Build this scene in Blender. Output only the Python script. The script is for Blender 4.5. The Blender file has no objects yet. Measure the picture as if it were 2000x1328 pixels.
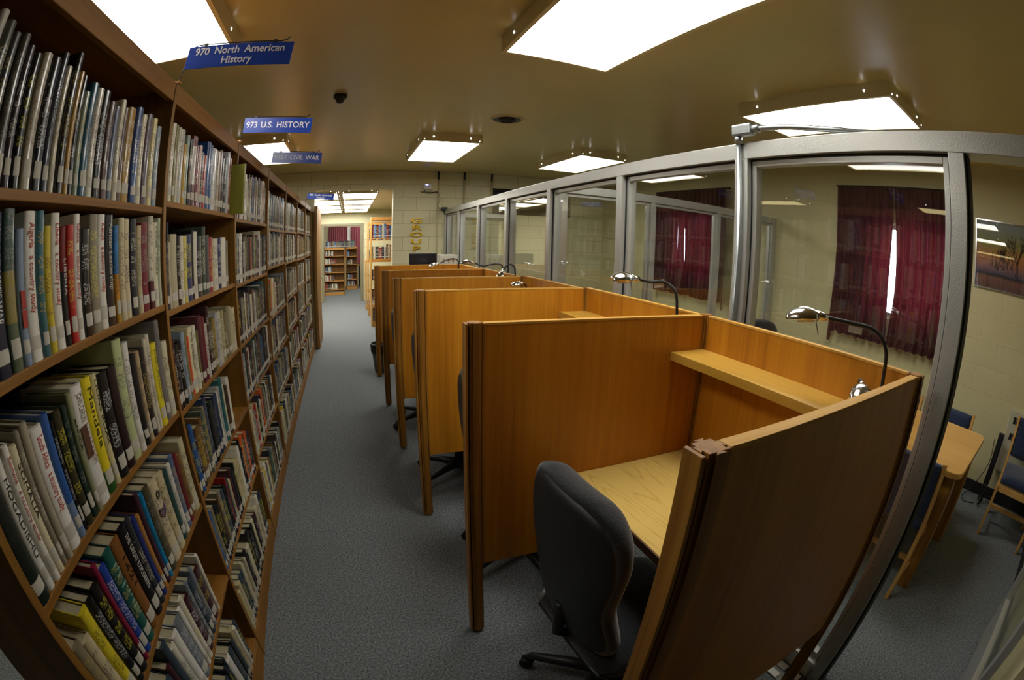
import bpy, math, random
from mathutils import Matrix, Vector, Euler
random.seed(7)
SC = bpy.context.scene
COL = SC.collection
# ------------------------------------------------------------------ camera, world, exposure
cd = bpy.data.cameras.new('camera'); cam = bpy.data.objects.new('camera', cd); COL.objects.link(cam)
cd.type = 'PANO'; cd.panorama_type = 'FISHEYE_EQUISOLID'
cd.sensor_fit = 'HORIZONTAL'; cd.sensor_width = 36.0; cd.sensor_height = 36.0*1328/2000
cd.fisheye_lens = 901.3*36/2000; cd.fisheye_fov = math.radians(180); cd.clip_start = .01
cam.matrix_world = (Matrix.Translation((0, 0, 1.576)) @ Matrix.Rotation(-.3576, 4, 'Z')
                    @ Matrix.Rotation(1.3558, 4, 'X') @ Matrix.Rotation(.0246, 4, 'Z'))
SC.camera = cam
w = bpy.data.worlds.new('overcast_sky'); SC.world = w; w.use_nodes = True
w.node_tree.nodes['Background'].inputs[0].default_value = (.78, .86, 1, 1)
w.node_tree.nodes['Background'].inputs[1].default_value = 9.0
SC.view_settings.view_transform = 'Standard'; SC.view_settings.look = 'None'
SC.view_settings.gamma = 1; SC.view_settings.use_curve_mapping = False
SC.view_settings.exposure = 0.4
LIGHT = 9.0          # radiance of the fluorescent diffusers
SC.cycles.max_bounces = 10; SC.cycles.transparent_max_bounces = 16
SC.cycles.use_light_tree = True

# ------------------------------------------------------------------ materials
def lin(h):
    if not isinstance(h, str): return tuple(h)
    h = h.lstrip('#'); v = [int(h[i:i+2], 16)/255 for i in (0, 2, 4)]
    return tuple((c/12.92 if c <= .04045 else ((c+.055)/1.055)**2.4) for c in v)
def newmat(name):
    m = bpy.data.materials.new(name); m.use_nodes = True; nt = m.node_tree
    return m, nt, nt.nodes['Principled BSDF']
def N(nt, t, **k):
    n = nt.nodes.new(t)
    for a, b in k.items(): setattr(n, a, b)
    return n
def setin(n, **k):
    for a, b in k.items():
        n.inputs[a.replace('_', ' ')].default_value = b
def coords(nt, scale=(1, 1, 1), kind='Object', rot=(0, 0, 0)):
    tc = N(nt, 'ShaderNodeTexCoord'); mp = N(nt, 'ShaderNodeMapping')
    mp.inputs['Scale'].default_value = scale; mp.inputs['Rotation'].default_value = rot
    nt.links.new(tc.outputs[kind], mp.inputs[0]); return mp.outputs[0]
def ramp(nt, fac, stops):
    r = N(nt, 'ShaderNodeValToRGB'); e = r.color_ramp.elements
    while len(e) < len(stops): e.new(.5)
    for i, (p, c) in enumerate(stops): e[i].position = p; e[i].color = (*lin(c), 1)
    nt.links.new(fac, r.inputs[0]); return r.outputs[0]
def bump(nt, fac, bsdf, st=.1, dist=.01):
    b = N(nt, 'ShaderNodeBump'); b.inputs['Strength'].default_value = st; b.inputs['Distance'].default_value = dist
    nt.links.new(fac, b.inputs['Height']); nt.links.new(b.outputs[0], bsdf.inputs['Normal'])
def plain(name, c, rough=.5, metal=0, noise=0, nscale=40, spec=.5):
    m, nt, b = newmat(name); b.inputs['Roughness'].default_value = rough; b.inputs['Metallic'].default_value = metal
    b.inputs['Specular IOR Level'].default_value = spec
    c = lin(c)
    n = N(nt, 'ShaderNodeTexNoise'); n.inputs['Scale'].default_value = nscale; n.inputs['Detail'].default_value = 4
    nt.links.new(coords(nt), n.inputs['Vector'])
    k = max(noise, .03)
    nt.links.new(ramp(nt, n.outputs[0], [(.3, tuple(x*(1-k) for x in c)), (.7, tuple(min(1, x*(1+k)) for x in c))]), b.inputs['Base Color'])
    if noise: bump(nt, n.outputs[0], b, .15, .004)
    return m
def wood(name, dark, mid, light, axis='z', rough=.38, fine=1.0):
    m, nt, b = newmat(name)
    s = {'z': (42, 42, 1.3), 'y': (42, 1.3, 42), 'x': (1.3, 42, 42)}[axis]
    n = N(nt, 'ShaderNodeTexNoise'); setin(n, Scale=fine, Detail=5.0, Roughness=.6, Distortion=.35)
    nt.links.new(coords(nt, s), n.inputs['Vector'])
    s2 = tuple(x*.16 for x in s)
    n2 = N(nt, 'ShaderNodeTexNoise'); setin(n2, Scale=fine, Detail=3.0, Distortion=.8)
    nt.links.new(coords(nt, s2), n2.inputs['Vector'])
    mx = N(nt, 'ShaderNodeMath', operation='MULTIPLY_ADD'); mx.inputs[1].default_value = .55
    nt.links.new(n.outputs[0], mx.inputs[0])
    m2 = N(nt, 'ShaderNodeMath', operation='MULTIPLY'); m2.inputs[1].default_value = .45
    nt.links.new(n2.outputs[0], m2.inputs[0]); nt.links.new(m2.outputs[0], mx.inputs[2])
    nt.links.new(ramp(nt, mx.outputs[0], [(.33, dark), (.5, mid), (.68, light)]), b.inputs['Base Color'])
    b.inputs['Roughness'].default_value = rough
    bump(nt, n.outputs[0], b, .06, .002)
    return m
def laminate(name, dark, light):
    m, nt, b = newmat(name)
    n = N(nt, 'ShaderNodeTexNoise'); setin(n, Scale=1.6, Detail=2.0, Distortion=.4)
    nt.links.new(coords(nt, (3.2, .55, 1)), n.inputs['Vector'])
    k = N(nt, 'ShaderNodeMath', operation='MULTIPLY'); k.inputs[1].default_value = 26
    nt.links.new(n.outputs[0], k.inputs[0])
    f = N(nt, 'ShaderNodeMath', operation='PINGPONG'); f.inputs[1].default_value = 1
    nt.links.new(k.outputs[0], f.inputs[0])
    n3 = N(nt, 'ShaderNodeTexNoise'); setin(n3, Scale=3.0, Detail=4.0)
    nt.links.new(coords(nt, (60, 3, 1)), n3.inputs['Vector'])
    a = N(nt, 'ShaderNodeMath', operation='MULTIPLY_ADD'); a.inputs[1].default_value = .5
    nt.links.new(f.outputs[0], a.inputs[0])
    h = N(nt, 'ShaderNodeMath', operation='MULTIPLY'); h.inputs[1].default_value = .6
    nt.links.new(n3.outputs[0], h.inputs[0]); nt.links.new(h.outputs[0], a.inputs[2])
    nt.links.new(ramp(nt, a.outputs[0], [(.15, dark), (.45, light), (.8, light)]), b.inputs['Base Color'])
    b.inputs['Roughness'].default_value = .35
    return m
def emis(name, c, s):
    m, nt, b = newmat(name)
    b.inputs['Base Color'].default_value = (*lin(c), 1)
    b.inputs['Emission Color'].default_value = (*lin(c), 1); b.inputs['Emission Strength'].default_value = s
    return m
def blockwall(name, c, mortar, swap):
    m, nt, b = newmat(name)
    tc = N(nt, 'ShaderNodeTexCoord'); sp = N(nt, 'ShaderNodeSeparateXYZ'); cb = N(nt, 'ShaderNodeCombineXYZ')
    nt.links.new(tc.outputs['Object'], sp.inputs[0])
    nt.links.new(sp.outputs[1 if swap else 0], cb.inputs[0]); nt.links.new(sp.outputs[2], cb.inputs[1])
    br = N(nt, 'ShaderNodeTexBrick'); nt.links.new(cb.outputs[0], br.inputs['Vector'])
    setin(br, Scale=1.0, Mortar_Size=.005, Mortar_Smooth=.6, Brick_Width=.406, Row_Height=.2032)
    br.inputs['Color1'].default_value = (*lin(c), 1); br.inputs['Color2'].default_value = (*[x*.95 for x in lin(c)], 1)
    br.inputs['Mortar'].default_value = (*lin(mortar), 1)
    nt.links.new(br.outputs['Color'], b.inputs['Base Color']); b.inputs['Roughness'].default_value = .55
    n = N(nt, 'ShaderNodeTexNoise'); setin(n, Scale=70.0, Detail=3.0); nt.links.new(tc.outputs['Object'], n.inputs['Vector'])
    ad = N(nt, 'ShaderNodeMath', operation='MULTIPLY_ADD'); ad.inputs[1].default_value = -1.2
    nt.links.new(br.outputs['Fac'], ad.inputs[0]); nt.links.new(n.outputs[0], ad.inputs[2])
    bump(nt, ad.outputs[0], b, .35, .004)
    return m
M = {}
M['block'] = blockwall('painted_block', '#cfc8a2', '#a89f78', False)  # far blocks lightened: light spilling from the passage is put into the colour
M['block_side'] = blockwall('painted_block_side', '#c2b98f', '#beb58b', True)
M['paint'] = plain('cream_wall_paint', '#c0b78f', .5, noise=.04, nscale=60)
M['ceil'] = plain('beige_ceiling_paint', '#c8b87c', .33, noise=.03, nscale=3)
M['wood'] = wood('honey_oak_veneer', '#9a5e10', '#b47518', '#c28420')
M['wood_y'] = wood('honey_oak_lengthwise', '#ae8228', '#bd923a', '#c89e46', 'y')
M['wood_x'] = wood('honey_oak_crosswise', '#a8761e', '#bf8e34', '#cc9c44', 'x', .6)
M['post'] = wood('oak_post', '#6a420c', '#96641a', '#ac8034', fine=1.6, rough=.5)
M['edge'] = wood('dark_oak_edge', '#3c2410', '#5a3a1c', '#6c4826', 'y')
M['lam'] = laminate('oak_laminate', '#ae8738', '#d2b362')
M['lam_t'] = wood('maple_tabletop', '#b8853e', '#c99a52', '#d4a862', 'y', .3)
M['case'] = wood('bookcase_oak', '#684410', '#80581a', '#946a26', rough=.55)
M['case_y'] = wood('bookcase_oak_lengthwise', '#6a4408', '#865a16', '#9a6a22', 'y', .6)
M['case_x'] = wood('bookcase_oak_crosswise', '#a06c2c', '#c0883c', '#cf9a50', 'x')
M['maple'] = wood('light_maple', '#a87c3c', '#c0924e', '#cea462')
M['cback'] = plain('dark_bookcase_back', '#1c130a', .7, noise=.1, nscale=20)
M['alu'] = plain('satin_aluminium', '#b9b9b4', .34, .55, noise=.02, nscale=150)
M['alu_d'] = plain('dark_grey_aluminium', '#55524a', .45, .4)  # darker grey metal of the register plate, its own tone
M['steel'] = plain('galvanised_steel', '#9ea3a3', .3, .85, noise=.08, nscale=200)
M['white'] = plain('white_enamel', '#d8d5cc', .45)
M['housing'] = plain('beige_enamelled_steel', '#d6c89c', .4)
M['black'] = plain('black_plastic', '#17181b', .45)
M['chairback'] = plain('black_shell_plastic', '#17181a', .5, noise=.1, nscale=300)
M['rubber'] = plain('black_rubber', '#101012', .7)
M['dark'] = plain('dark_metal', '#1b1a18', .5, .3)
M['chrome'] = plain('polished_chrome', '#d8d8d8', .14, 1)
M['gold'] = plain('polished_gold', '#d8ae34', .3, .9)
M['paper'] = plain('white_paper', '#b8b4a6', .7)
M['ink'] = plain('dark_print', '#2a2522', .7)
M['grey'] = plain('grey_enamel', '#8c8c84', .5)
M['trim'] = plain('putty_door_frame', '#7c765c', .5)
M['heat'] = plain('cream_heater_enamel', '#b5b198', .45)
M['bin'] = plain('grey_bin_plastic', '#4e4e48', .5)
M['cord'] = plain('black_cable', '#141414', .5)
def fabric(name, a, b2, sc=260):
    m, nt, b = newmat(name)
    v = N(nt, 'ShaderNodeTexVoronoi'); setin(v, Scale=sc); nt.links.new(coords(nt), v.inputs['Vector'])
    nt.links.new(ramp(nt, v.outputs['Distance'], [(.1, b2), (.6, a)]), b.inputs['Base Color'])
    b.inputs['Roughness'].default_value = .9; b.inputs['Specular IOR Level'].default_value = .2
    b.inputs['Sheen Weight'].default_value = .3
    bump(nt, v.outputs['Distance'], b, .4, .002); return m
M['chairfab'] = fabric('charcoal_fabric', '#14171b', '#24282e')
M['bluefab'] = fabric('navy_upholstery', '#1c2740', '#2a3654', 400)
def carpet():
    m, nt, b = newmat('grey_blue_carpet')
    n = N(nt, 'ShaderNodeTexNoise'); setin(n, Scale=420.0, Detail=5.0, Roughness=.7); nt.links.new(coords(nt), n.inputs['Vector'])
    n2 = N(nt, 'ShaderNodeTexNoise'); setin(n2, Scale=110.0, Detail=3.0); nt.links.new(coords(nt), n2.inputs['Vector'])
    a = N(nt, 'ShaderNodeMath', operation='ADD'); nt.links.new(n.outputs[0], a.inputs[0]); nt.links.new(n2.outputs[0], a.inputs[1])
    h = N(nt, 'ShaderNodeMath', operation='MULTIPLY'); h.inputs[1].default_value = .5; nt.links.new(a.outputs[0], h.inputs[0])
    nt.links.new(ramp(nt, h.outputs[0], [(.36, '#373b3f'), (.5, '#6a6f72'), (.66, '#999c9a')]), b.inputs['Base Color'])
    b.inputs['Roughness'].default_value = .95; b.inputs['Specular IOR Level'].default_value = .1
    bump(nt, h.outputs[0], b, .3, .003); return m
M['carpet'] = carpet()
def glassmat():
    m = bpy.data.materials.new('window_glass'); m.use_nodes = True; nt = m.node_tree
    nt.nodes.clear()
    o = N(nt, 'ShaderNodeOutputMaterial'); mx = N(nt, 'ShaderNodeMixShader'); fr = N(nt, 'ShaderNodeFresnel'); fr.inputs[0].default_value = 1.5
    ge = N(nt, 'ShaderNodeNewGeometry'); io = N(nt, 'ShaderNodeMapRange'); io.inputs['To Min'].default_value = 1.52; io.inputs['To Max'].default_value = 1/1.52
    nt.links.new(ge.outputs['Backfacing'], io.inputs['Value']); nt.links.new(io.outputs[0], fr.inputs[0])   # same air-to-glass reflectance on both faces
    t = N(nt, 'ShaderNodeBsdfTransparent'); t.inputs[0].default_value = (.96, .975, .96, 1)
    g = N(nt, 'ShaderNodeBsdfGlossy'); g.inputs['Roughness'].default_value = .0; g.inputs[0].default_value = (1, 1, 1, 1)
    nt.links.new(fr.outputs[0], mx.inputs[0]); nt.links.new(t.outputs[0], mx.inputs[1]); nt.links.new(g.outputs[0], mx.inputs[2])
    nt.links.new(mx.outputs[0], o.inputs[0]); return m
M['glass'] = glassmat()
def curtainmat():
    m = bpy.data.materials.new('burgundy_curtain_cloth'); m.use_nodes = True; nt = m.node_tree; nt.nodes.clear()
    o = N(nt, 'ShaderNodeOutputMaterial'); mx = N(nt, 'ShaderNodeMixShader'); mx.inputs[0].default_value = .035
    d = N(nt, 'ShaderNodeBsdfDiffuse'); t = N(nt, 'ShaderNodeBsdfTranslucent')
    n = N(nt, 'ShaderNodeTexNoise'); setin(n, Scale=8.0, Detail=5.0)
    nt.links.new(coords(nt, (1, 12, 1.2)), n.inputs['Vector'])
    c = ramp(nt, n.outputs[0], [(.35, '#382426'), (.6, '#503334')])
    nt.links.new(c, d.inputs[0]); t.inputs[0].default_value = (*lin('#c02848'), 1)
    nt.links.new(d.outputs[0], mx.inputs[1]); nt.links.new(t.outputs[0], mx.inputs[2]); nt.links.new(mx.outputs[0], o.inputs[0]); return m
M['curtain'] = curtainmat()
M['curtain_far'] = plain('faded_lit_burgundy_cloth', '#8e4a54', .9)  # faded burgundy, paler still: the end room's brighter light is in the colour
M['diff'] = emis('lit_diffuser', '#fffdf6', LIGHT)
M['diff2'] = emis('lit_diffuser_back_room', '#fffdf6', LIGHT*1.05)
M['diff3'] = emis('warm_dim_diffuser', '#ffe9a8', LIGHT*.35)
M['leak'] = emis('light_through_hole', '#ffffff', LIGHT)
M['led'] = emis('blue_led', '#6a6aff', 12)
def bookmat(name, rough, coat):
    m, nt, b = newmat(name)
    c = N(nt, 'ShaderNodeVertexColor'); c.layer_name = 'Col'
    k = N(nt, 'ShaderNodeVertexColor'); k.layer_name = 'Ink'
    uv = N(nt, 'ShaderNodeUVMap'); uv.uv_map = 'UV'
    mp = N(nt, 'ShaderNodeMapping'); mp.inputs['Scale'].default_value = (5.5, 300, 1); nt.links.new(uv.outputs[0], mp.inputs[0])
    n = N(nt, 'ShaderNodeTexNoise'); setin(n, Scale=1.0, Detail=1.0); n.noise_dimensions = '2D'; nt.links.new(mp.outputs[0], n.inputs['Vector'])
    mp2 = N(nt, 'ShaderNodeMapping'); mp2.inputs['Scale'].default_value = (.1, 34, 1); nt.links.new(uv.outputs[0], mp2.inputs[0])
    n2 = N(nt, 'ShaderNodeTexNoise'); setin(n2, Scale=1.0, Detail=0.0); n2.noise_dimensions = '2D'; nt.links.new(mp2.outputs[0], n2.inputs['Vector'])
    g1 = N(nt, 'ShaderNodeMath', operation='GREATER_THAN'); g1.inputs[1].default_value = .52; nt.links.new(n.outputs[0], g1.inputs[0])
    g2 = N(nt, 'ShaderNodeMath', operation='GREATER_THAN'); g2.inputs[1].default_value = .46; nt.links.new(n2.outputs[0], g2.inputs[0])
    a = N(nt, 'ShaderNodeMath', operation='MULTIPLY'); nt.links.new(g1.outputs[0], a.inputs[0]); nt.links.new(g2.outputs[0], a.inputs[1])
    a2 = N(nt, 'ShaderNodeMath', operation='MULTIPLY')
    a3 = N(nt, 'ShaderNodeMath', operation='MULTIPLY'); a3.inputs[1].default_value = .6; nt.links.new(a.outputs[0], a2.inputs[0]); nt.links.new(k.outputs['Alpha'], a2.inputs[1])
    mx = N(nt, 'ShaderNodeMix', data_type='RGBA'); nt.links.new(a2.outputs[0], a3.inputs[0]); nt.links.new(a3.outputs[0], mx.inputs['Factor'])
    nt.links.new(c.outputs[0], mx.inputs['A']); nt.links.new(k.outputs[0], mx.inputs['B'])
    nt.links.new(mx.outputs['Result'], b.inputs['Base Color'])
    b.inputs['Roughness'].default_value = rough; b.inputs['Coat Weight'].default_value = coat; b.inputs['Coat Roughness'].default_value = .09
    if coat > .5:
        w_ = N(nt, 'ShaderNodeTexNoise'); setin(w_, Scale=1.0, Detail=2.0); nt.links.new(coords(nt, (30, 30, 7)), w_.inputs['Vector'])
        bp = N(nt, 'ShaderNodeBump'); bp.inputs['Strength'].default_value = .35; bp.inputs['Distance'].default_value = .006
        nt.links.new(w_.outputs[0], bp.inputs['Height']); nt.links.new(bp.outputs[0], b.inputs['Coat Normal'])
    return m
M['book'] = bookmat('cloth_and_paper_binding', .5, .15)
M['jacket'] = bookmat('plastic_covered_jacket', .35, .7)
def pagemat():
    m, nt, b = newmat('page_edges')
    n = N(nt, 'ShaderNodeTexNoise'); setin(n, Scale=1.0, Detail=3.0); nt.links.new(coords(nt, (4, 900, 4)), n.inputs['Vector'])
    nt.links.new(ramp(nt, n.outputs[0], [(.3, '#8f8468'), (.7, '#c3b894')]), b.inputs['Base Color'])
    b.inputs['Roughness'].default_value = .9; return m
M['pages'] = pagemat()

# ------------------------------------------------------------------ mesh helpers
class MB:
    def __init__(s): s.v = []; s.f = []; s.sm = []
    def add(s, vs, fs, smooth=False):
        o = len(s.v); s.v += [tuple(x) for x in vs]; s.f += [tuple(i+o for i in f) for f in fs]; s.sm += [smooth]*len(fs); return s
    def box(s, x0, x1, y0, y1, z0, z1):
        vs = [(x, y, z) for z in (z0, z1) for y in (y0, y1) for x in (x0, x1)]
        return s.add(vs, [(0, 2, 3, 1), (4, 5, 7, 6), (0, 1, 5, 4), (2, 6, 7, 3), (0, 4, 6, 2), (1, 3, 7, 5)])
    def prism(s, poly, a0, a1, axis='z'):
        n = len(poly)
        def P(p, a): return {'z': (p[0], p[1], a), 'x': (a, p[0], p[1]), 'y': (p[0], a, p[1])}[axis]
        vs = [P(p, a0) for p in poly]+[P(p, a1) for p in poly]
        return s.add(vs, [tuple(range(n))[::-1], tuple(range(n, 2*n))]+[(i, (i+1) % n, n+(i+1) % n, n+i) for i in range(n)])
    def tube(s, pts, r, n=10, cap=True):
        pts = [Vector(p) for p in pts]; rs = r if isinstance(r, (list, tuple)) else [r]*len(pts)
        d0 = (pts[1]-pts[0]).normalized(); u = d0.orthogonal().normalized(); vs = []
        for i, p in enumerate(pts):
            d = (pts[min(i+1, len(pts)-1)]-pts[max(i-1, 0)]).normalized()
            u = (u-d*u.dot(d)).normalized(); v = d.cross(u)
            vs += [p+(u*math.cos(2*math.pi*k/n)+v*math.sin(2*math.pi*k/n))*rs[i] for k in range(n)]
        fs = [(i*n+k, i*n+(k+1) % n, (i+1)*n+(k+1) % n, (i+1)*n+k) for i in range(len(pts)-1) for k in range(n)]
        if cap: fs += [tuple(range(n))[::-1], tuple(range((len(pts)-1)*n, len(pts)*n))]
        return s.add(vs, fs, True)
    def lathe(s, prof, n=24, mat=None):
        vs = [(r*math.cos(2*math.pi*k/n), r*math.sin(2*math.pi*k/n), z) for r, z in prof for k in range(n)]
        if mat is not None: vs = [mat @ Vector(v) for v in vs]
        fs = [(i*n+k, i*n+(k+1) % n, (i+1)*n+(k+1) % n, (i+1)*n+k) for i in range(len(prof)-1) for k in range(n)]
        return s.add(vs, fs, True)
    def grid(s, P, nu, nv, fn=True, both=0):
        vs = [P(i/(nu-1), j/(nv-1)) for j in range(nv) for i in range(nu)]
        return s.add(vs, [(j*nu+i, j*nu+i+1, (j+1)*nu+i+1, (j+1)*nu+i) for j in range(nv-1) for i in range(nu-1)], fn)
    def build(s, name, mat, parent=None, bevel=0, loc=None, solid=0, sub=0):
        me = bpy.data.meshes.new(name); me.from_pydata(s.v, [], s.f); me.materials.append(mat)
        me.polygons.foreach_set('use_smooth', s.sm); me.update()
        o = bpy.data.objects.new(name, me); COL.objects.link(o)
        if parent is not None: o.parent = parent
        if loc: o.location = loc
        if solid: md = o.modifiers.new('solid', 'SOLIDIFY'); md.thickness = solid; md.offset = 0
        if bevel: md = o.modifiers.new('bevel', 'BEVEL'); md.width = bevel; md.segments = 2; md.limit_method = 'ANGLE'
        if sub: md = o.modifiers.new('sub', 'SUBSURF'); md.levels = md.render_levels = sub
        return o
def box(name, d, mat, parent=None, bevel=0): return MB().box(*d).build(name, mat, parent, bevel)
def tag(o, label=None, cat=None, group=None, kind=None):
    if label: o['label'] = label
    if cat: o['category'] = cat
    if group: o['group'] = group
    if kind: o['kind'] = kind
    return o
def thing(name, label, cat, loc=(0, 0, 0), rz=0, group=None):
    o = bpy.data.objects.new(name, None); COL.objects.link(o); o.location = loc; o.rotation_euler = (0, 0, rz)
    o.empty_display_size = .1
    return tag(o, label, cat, group)
def copytree(o, parent=None):
    c = o.copy(); COL.objects.link(c); c.parent = parent
    for ch in list(o.children): copytree(ch, c)
    return c
def struct(name, mb, mat, bevel=0): return tag(mb.build(name, mat, None, bevel), kind='structure')
def text(name, s, size, mat, parent, loc, rot, extrude=.0006, sx=1, bev=0, align='CENTER', spacing=1.0, off=0.):
    cu = bpy.data.curves.new(name, 'FONT'); cu.body = s; cu.size = size; cu.extrude = extrude; cu.bevel_depth = bev
    cu.align_x = align; cu.align_y = 'CENTER'; cu.space_character = spacing; cu.offset = off
    to = bpy.data.objects.new(name, cu); COL.objects.link(to)
    dg = bpy.context.evaluated_depsgraph_get(); me = bpy.data.meshes.new_from_object(to.evaluated_get(dg))
    bpy.data.objects.remove(to); bpy.data.curves.remove(cu)
    me.materials.clear(); me.materials.append(mat)
    o = bpy.data.objects.new(name, me); COL.objects.link(o); o.parent = parent
    o.location = loc; o.rotation_euler = rot; o.scale = (sx, 1, 1); return o
def wallgrid(mb, a0, a1, z0, z1, holes, th0, th1, axis):
    """wall slab with rectangular holes (a,b,za,zb); axis 'y' = wall facing y"""
    xs = sorted({a0, a1, *[h[0] for h in holes], *[h[1] for h in holes]}); zs = sorted({z0, z1, *[h[2] for h in holes], *[h[3] for h in holes]})
    for i in range(len(xs)-1):
        for j in range(len(zs)-1):
            cx, cz = (xs[i]+xs[i+1])/2, (zs[j]+zs[j+1])/2
            if any(h[0] < cx < h[1] and h[2] < cz < h[3] for h in holes): continue
            if axis == 'y': mb.box(xs[i], xs[i+1], th0, th1, zs[j], zs[j+1])
            else: mb.box(th0, th1, xs[i], xs[i+1], zs[j], zs[j+1])
    return mb

# ------------------------------------------------------------------ the room
CZ = 2.645; D = 6.97; BW = 4.23
struct('floor', MB().box(-4.6, 4.4, -7.6, 17.0, -.1, 0), M['carpet'])
struct('ceiling', MB().box(-4.6, 4.4, -7.6, D+.2, CZ, CZ+.1), M['ceil'])
struct('wall_far', wallgrid(MB(), -4.6, 4.4, 0, CZ, [(-.545, .66, 0, 2.365), (2.22, 3.6, 2.0, 2.42)], D, D+.2, 'y'), M['block'])
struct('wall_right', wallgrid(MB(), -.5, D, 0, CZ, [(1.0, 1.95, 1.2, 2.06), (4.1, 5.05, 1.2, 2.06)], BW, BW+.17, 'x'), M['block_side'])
struct('wall_left', MB().box(-4.6, -4.5, -7.6, D, 0, CZ), M['paint'])
struct('wall_back', MB().box(-4.5, 1.45, -7.6, -7.5, 0, CZ), M['paint'])
struct('wall_side', MB().box(1.45, 4.4, -.6, -.5, 0, CZ), M['paint'])
struct('wall_corner', MB().box(1.45, 1.55, -7.5, -.6, 0, CZ), M['paint'])
struct('baseboard_right', MB().box(BW-.012, BW, -.5, D, 0, .1), M['rubber'])
struct('baseboard_side', MB().box(2.5, BW-.012, -.5, -.488, 0, .1), M['rubber'])
struct('baseboard_far', MB().box(.66, 1.45, D-.012, D, 0, .1), M['rubber'])
for i, (y0, y1) in enumerate(((1.0, 1.95), (4.1, 5.05))):
    f = MB()
    f.box(BW+.05, BW+.11, y0, y0+.05, 1.2, 2.06).box(BW+.05, BW+.11, y1-.05, y1, 1.2, 2.06)
    f.box(BW+.05, BW+.11, y0+.05, y1-.05, 1.2, 1.25).box(BW+.05, BW+.11, y0+.05, y1-.05, 2.01, 2.06)
    f.box(BW+.06, BW+.1, (y0+y1)/2-.015, (y0+y1)/2+.015, 1.25, 2.01)
    o = struct('window_%d' % (i+1), f, M['alu']); box('pane', (BW+.078, BW+.082, y0+.05, y1-.05, 1.25, 2.01), M['glass'], o)
# room beyond the opening, and the one behind its doorway
struct('ceiling_passage', MB().box(-1.7, 3.7, D+.2, 12.3, 2.42, 2.5), M['ceil'])
struct('wall_passage_left', MB().box(-1.8, -1.7, D+.2, 12.3, 0, 2.42), M['paint'])
struct('wall_passage_right', MB().box(3.7, 3.8, D+.2, 12.3, 0, 2.42), M['paint'])
struct('wall_passage_far', wallgrid(MB(), -1.8, 3.8, 0, 2.42, [(-.74, .35, 0, 2.02)], 12.3, 12.45, 'y'), M['block'])
f = MB().box(-.76, -.69, 12.26, 12.48, 0, 2.0).box(.30, .37, 12.26, 12.48, 0, 2.0).box(-.76, .37, 12.26, 12.48, 2.0, 2.06)
struct('trim_1', f, M['trim'])
struct('wall_end_room_left', MB().box(-1.9, -1.8, 12.45, 16.7, 0, 2.7), M['paint'])
struct('wall_end_room_right', MB().box(1.6, 1.7, 12.45, 16.7, 0, 2.7), M['paint'])
struct('wall_end_room_far', MB().box(-1.8, 1.6, 16.6, 16.7, 0, 2.7), M['paint'])
struct('ceiling_end_room', MB().box(-1.9, 1.7, 12.45, 16.7, 2.7, 2.8), M['white'])
# dark louvred grille high in the far wall
g = thing('ceiling_grille', 'dark lattice grille set high in the block wall above the glass partition', 'grille', (2.22, D, 2.0))
box('backing', (0, 1.38, .12, .14, 0, .42), M['dark'], g)
mb = MB()
for k in range(6): mb.box(.0, 1.38, .03, .05, .03+k*.07, .045+k*.07)
for k in range(14): mb.box(.05+k*.1, .06+k*.1, .05, .06, 0, .42)
mb.build('lattice', M['dark'], g)
# conduits on the far wall
for i, (x, z0) in enumerate(((1.343, .5), (1.755, 1.0), (2.195, 1.0))):
    c = thing('wall_conduit', ['thin cream conduit on block wall beside the router box', 'thin cream conduit on block wall between two other conduits', 'thin cream conduit on block wall next to the dark grille'][i], 'pipe', (x, D-.02, 0), 0, 'conduits on the far block wall')
    MB().tube([(0, 0, z0), (0, 0, 2.53)], .012, 8).build('pipe', M['paint'], c)
    MB().tube([(0, 0, 2.52), (0, -.004, 2.6), (.004, 0, CZ)], .015, 8).build('ceiling_strap', M['dark'], c)

# ------------------------------------------------------------------ ceiling fixtures
def fixture(x0, y0, label, z=CZ, h=.09, W=.61, L=1.22, dm='diff'):
    t = thing('ceiling_light', label, 'ceiling light', (x0, y0, z), 0, 'fluorescent ceiling lights')
    b = MB(); e = .022
    b.box(0, e, 0, L, -h, 0).box(W-e, W, 0, L, -h, 0).box(e, W-e, 0, e, -h, 0).box(e, W-e, L-e, L, -h, 0).box(e, W-e, e, L-e, -.02, 0)
    b.build('housing', M['housing'], t)
    def sag(u, v): return (e+u*(W-2*e), e+v*(L-2*e), -h+.012-.012*math.sin(math.pi*u)*math.sin(math.pi*v))
    MB().grid(sag, 9, 13).build('diffuser', M[dm], t, solid=.002)
    for (px, py, ax) in [(.12, 0, 'y'), (W-.12, 0, 'y'), (0, .18, 'x'), (0, L-.18, 'x'), (W, .18, 'x'), (W, L-.18, 'x'), (.03, 0, 'y'), (W-.03, 0, 'y')]:
        zz = -.045 if px not in (.03, W-.03) else -.07; r = .007 if px not in (.03, W-.03) else .004
        Mx = Matrix.Translation((px, py, zz)) @ (Matrix.Rotation(math.pi/2, 4, 'X') if ax == 'y' else Matrix.Rotation(math.pi/2, 4, 'Y'))
        MB().lathe([(0, .0015), (r, .0015), (r, -.0015), (0, -.0015)], 12, Mx).build('light_hole', M['leak'], t)
    return t
fixture(.69, .88, 'largest ceiling light, lit, straight above the nearest carrel')
fixture(2.40, .90, 'lit ceiling light over the glass-walled room with the table')
fixture(.66, 4.36, 'lit ceiling light over the far end of the carrel row')
fixture(2.38, 4.40, 'lit ceiling light partly behind the top rail of the glass partition')
fixture(-1.25, .90, 'lit ceiling light above the bookcases behind the first blue sign', W=.62)
fixture(-1.26, 4.36, 'lit ceiling light above the bookcases behind the small blue signs')
fixture(-3.95, .90, 'dim warm ceiling light over the hidden aisle, mirrored in the glass', dm='diff3')
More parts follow.
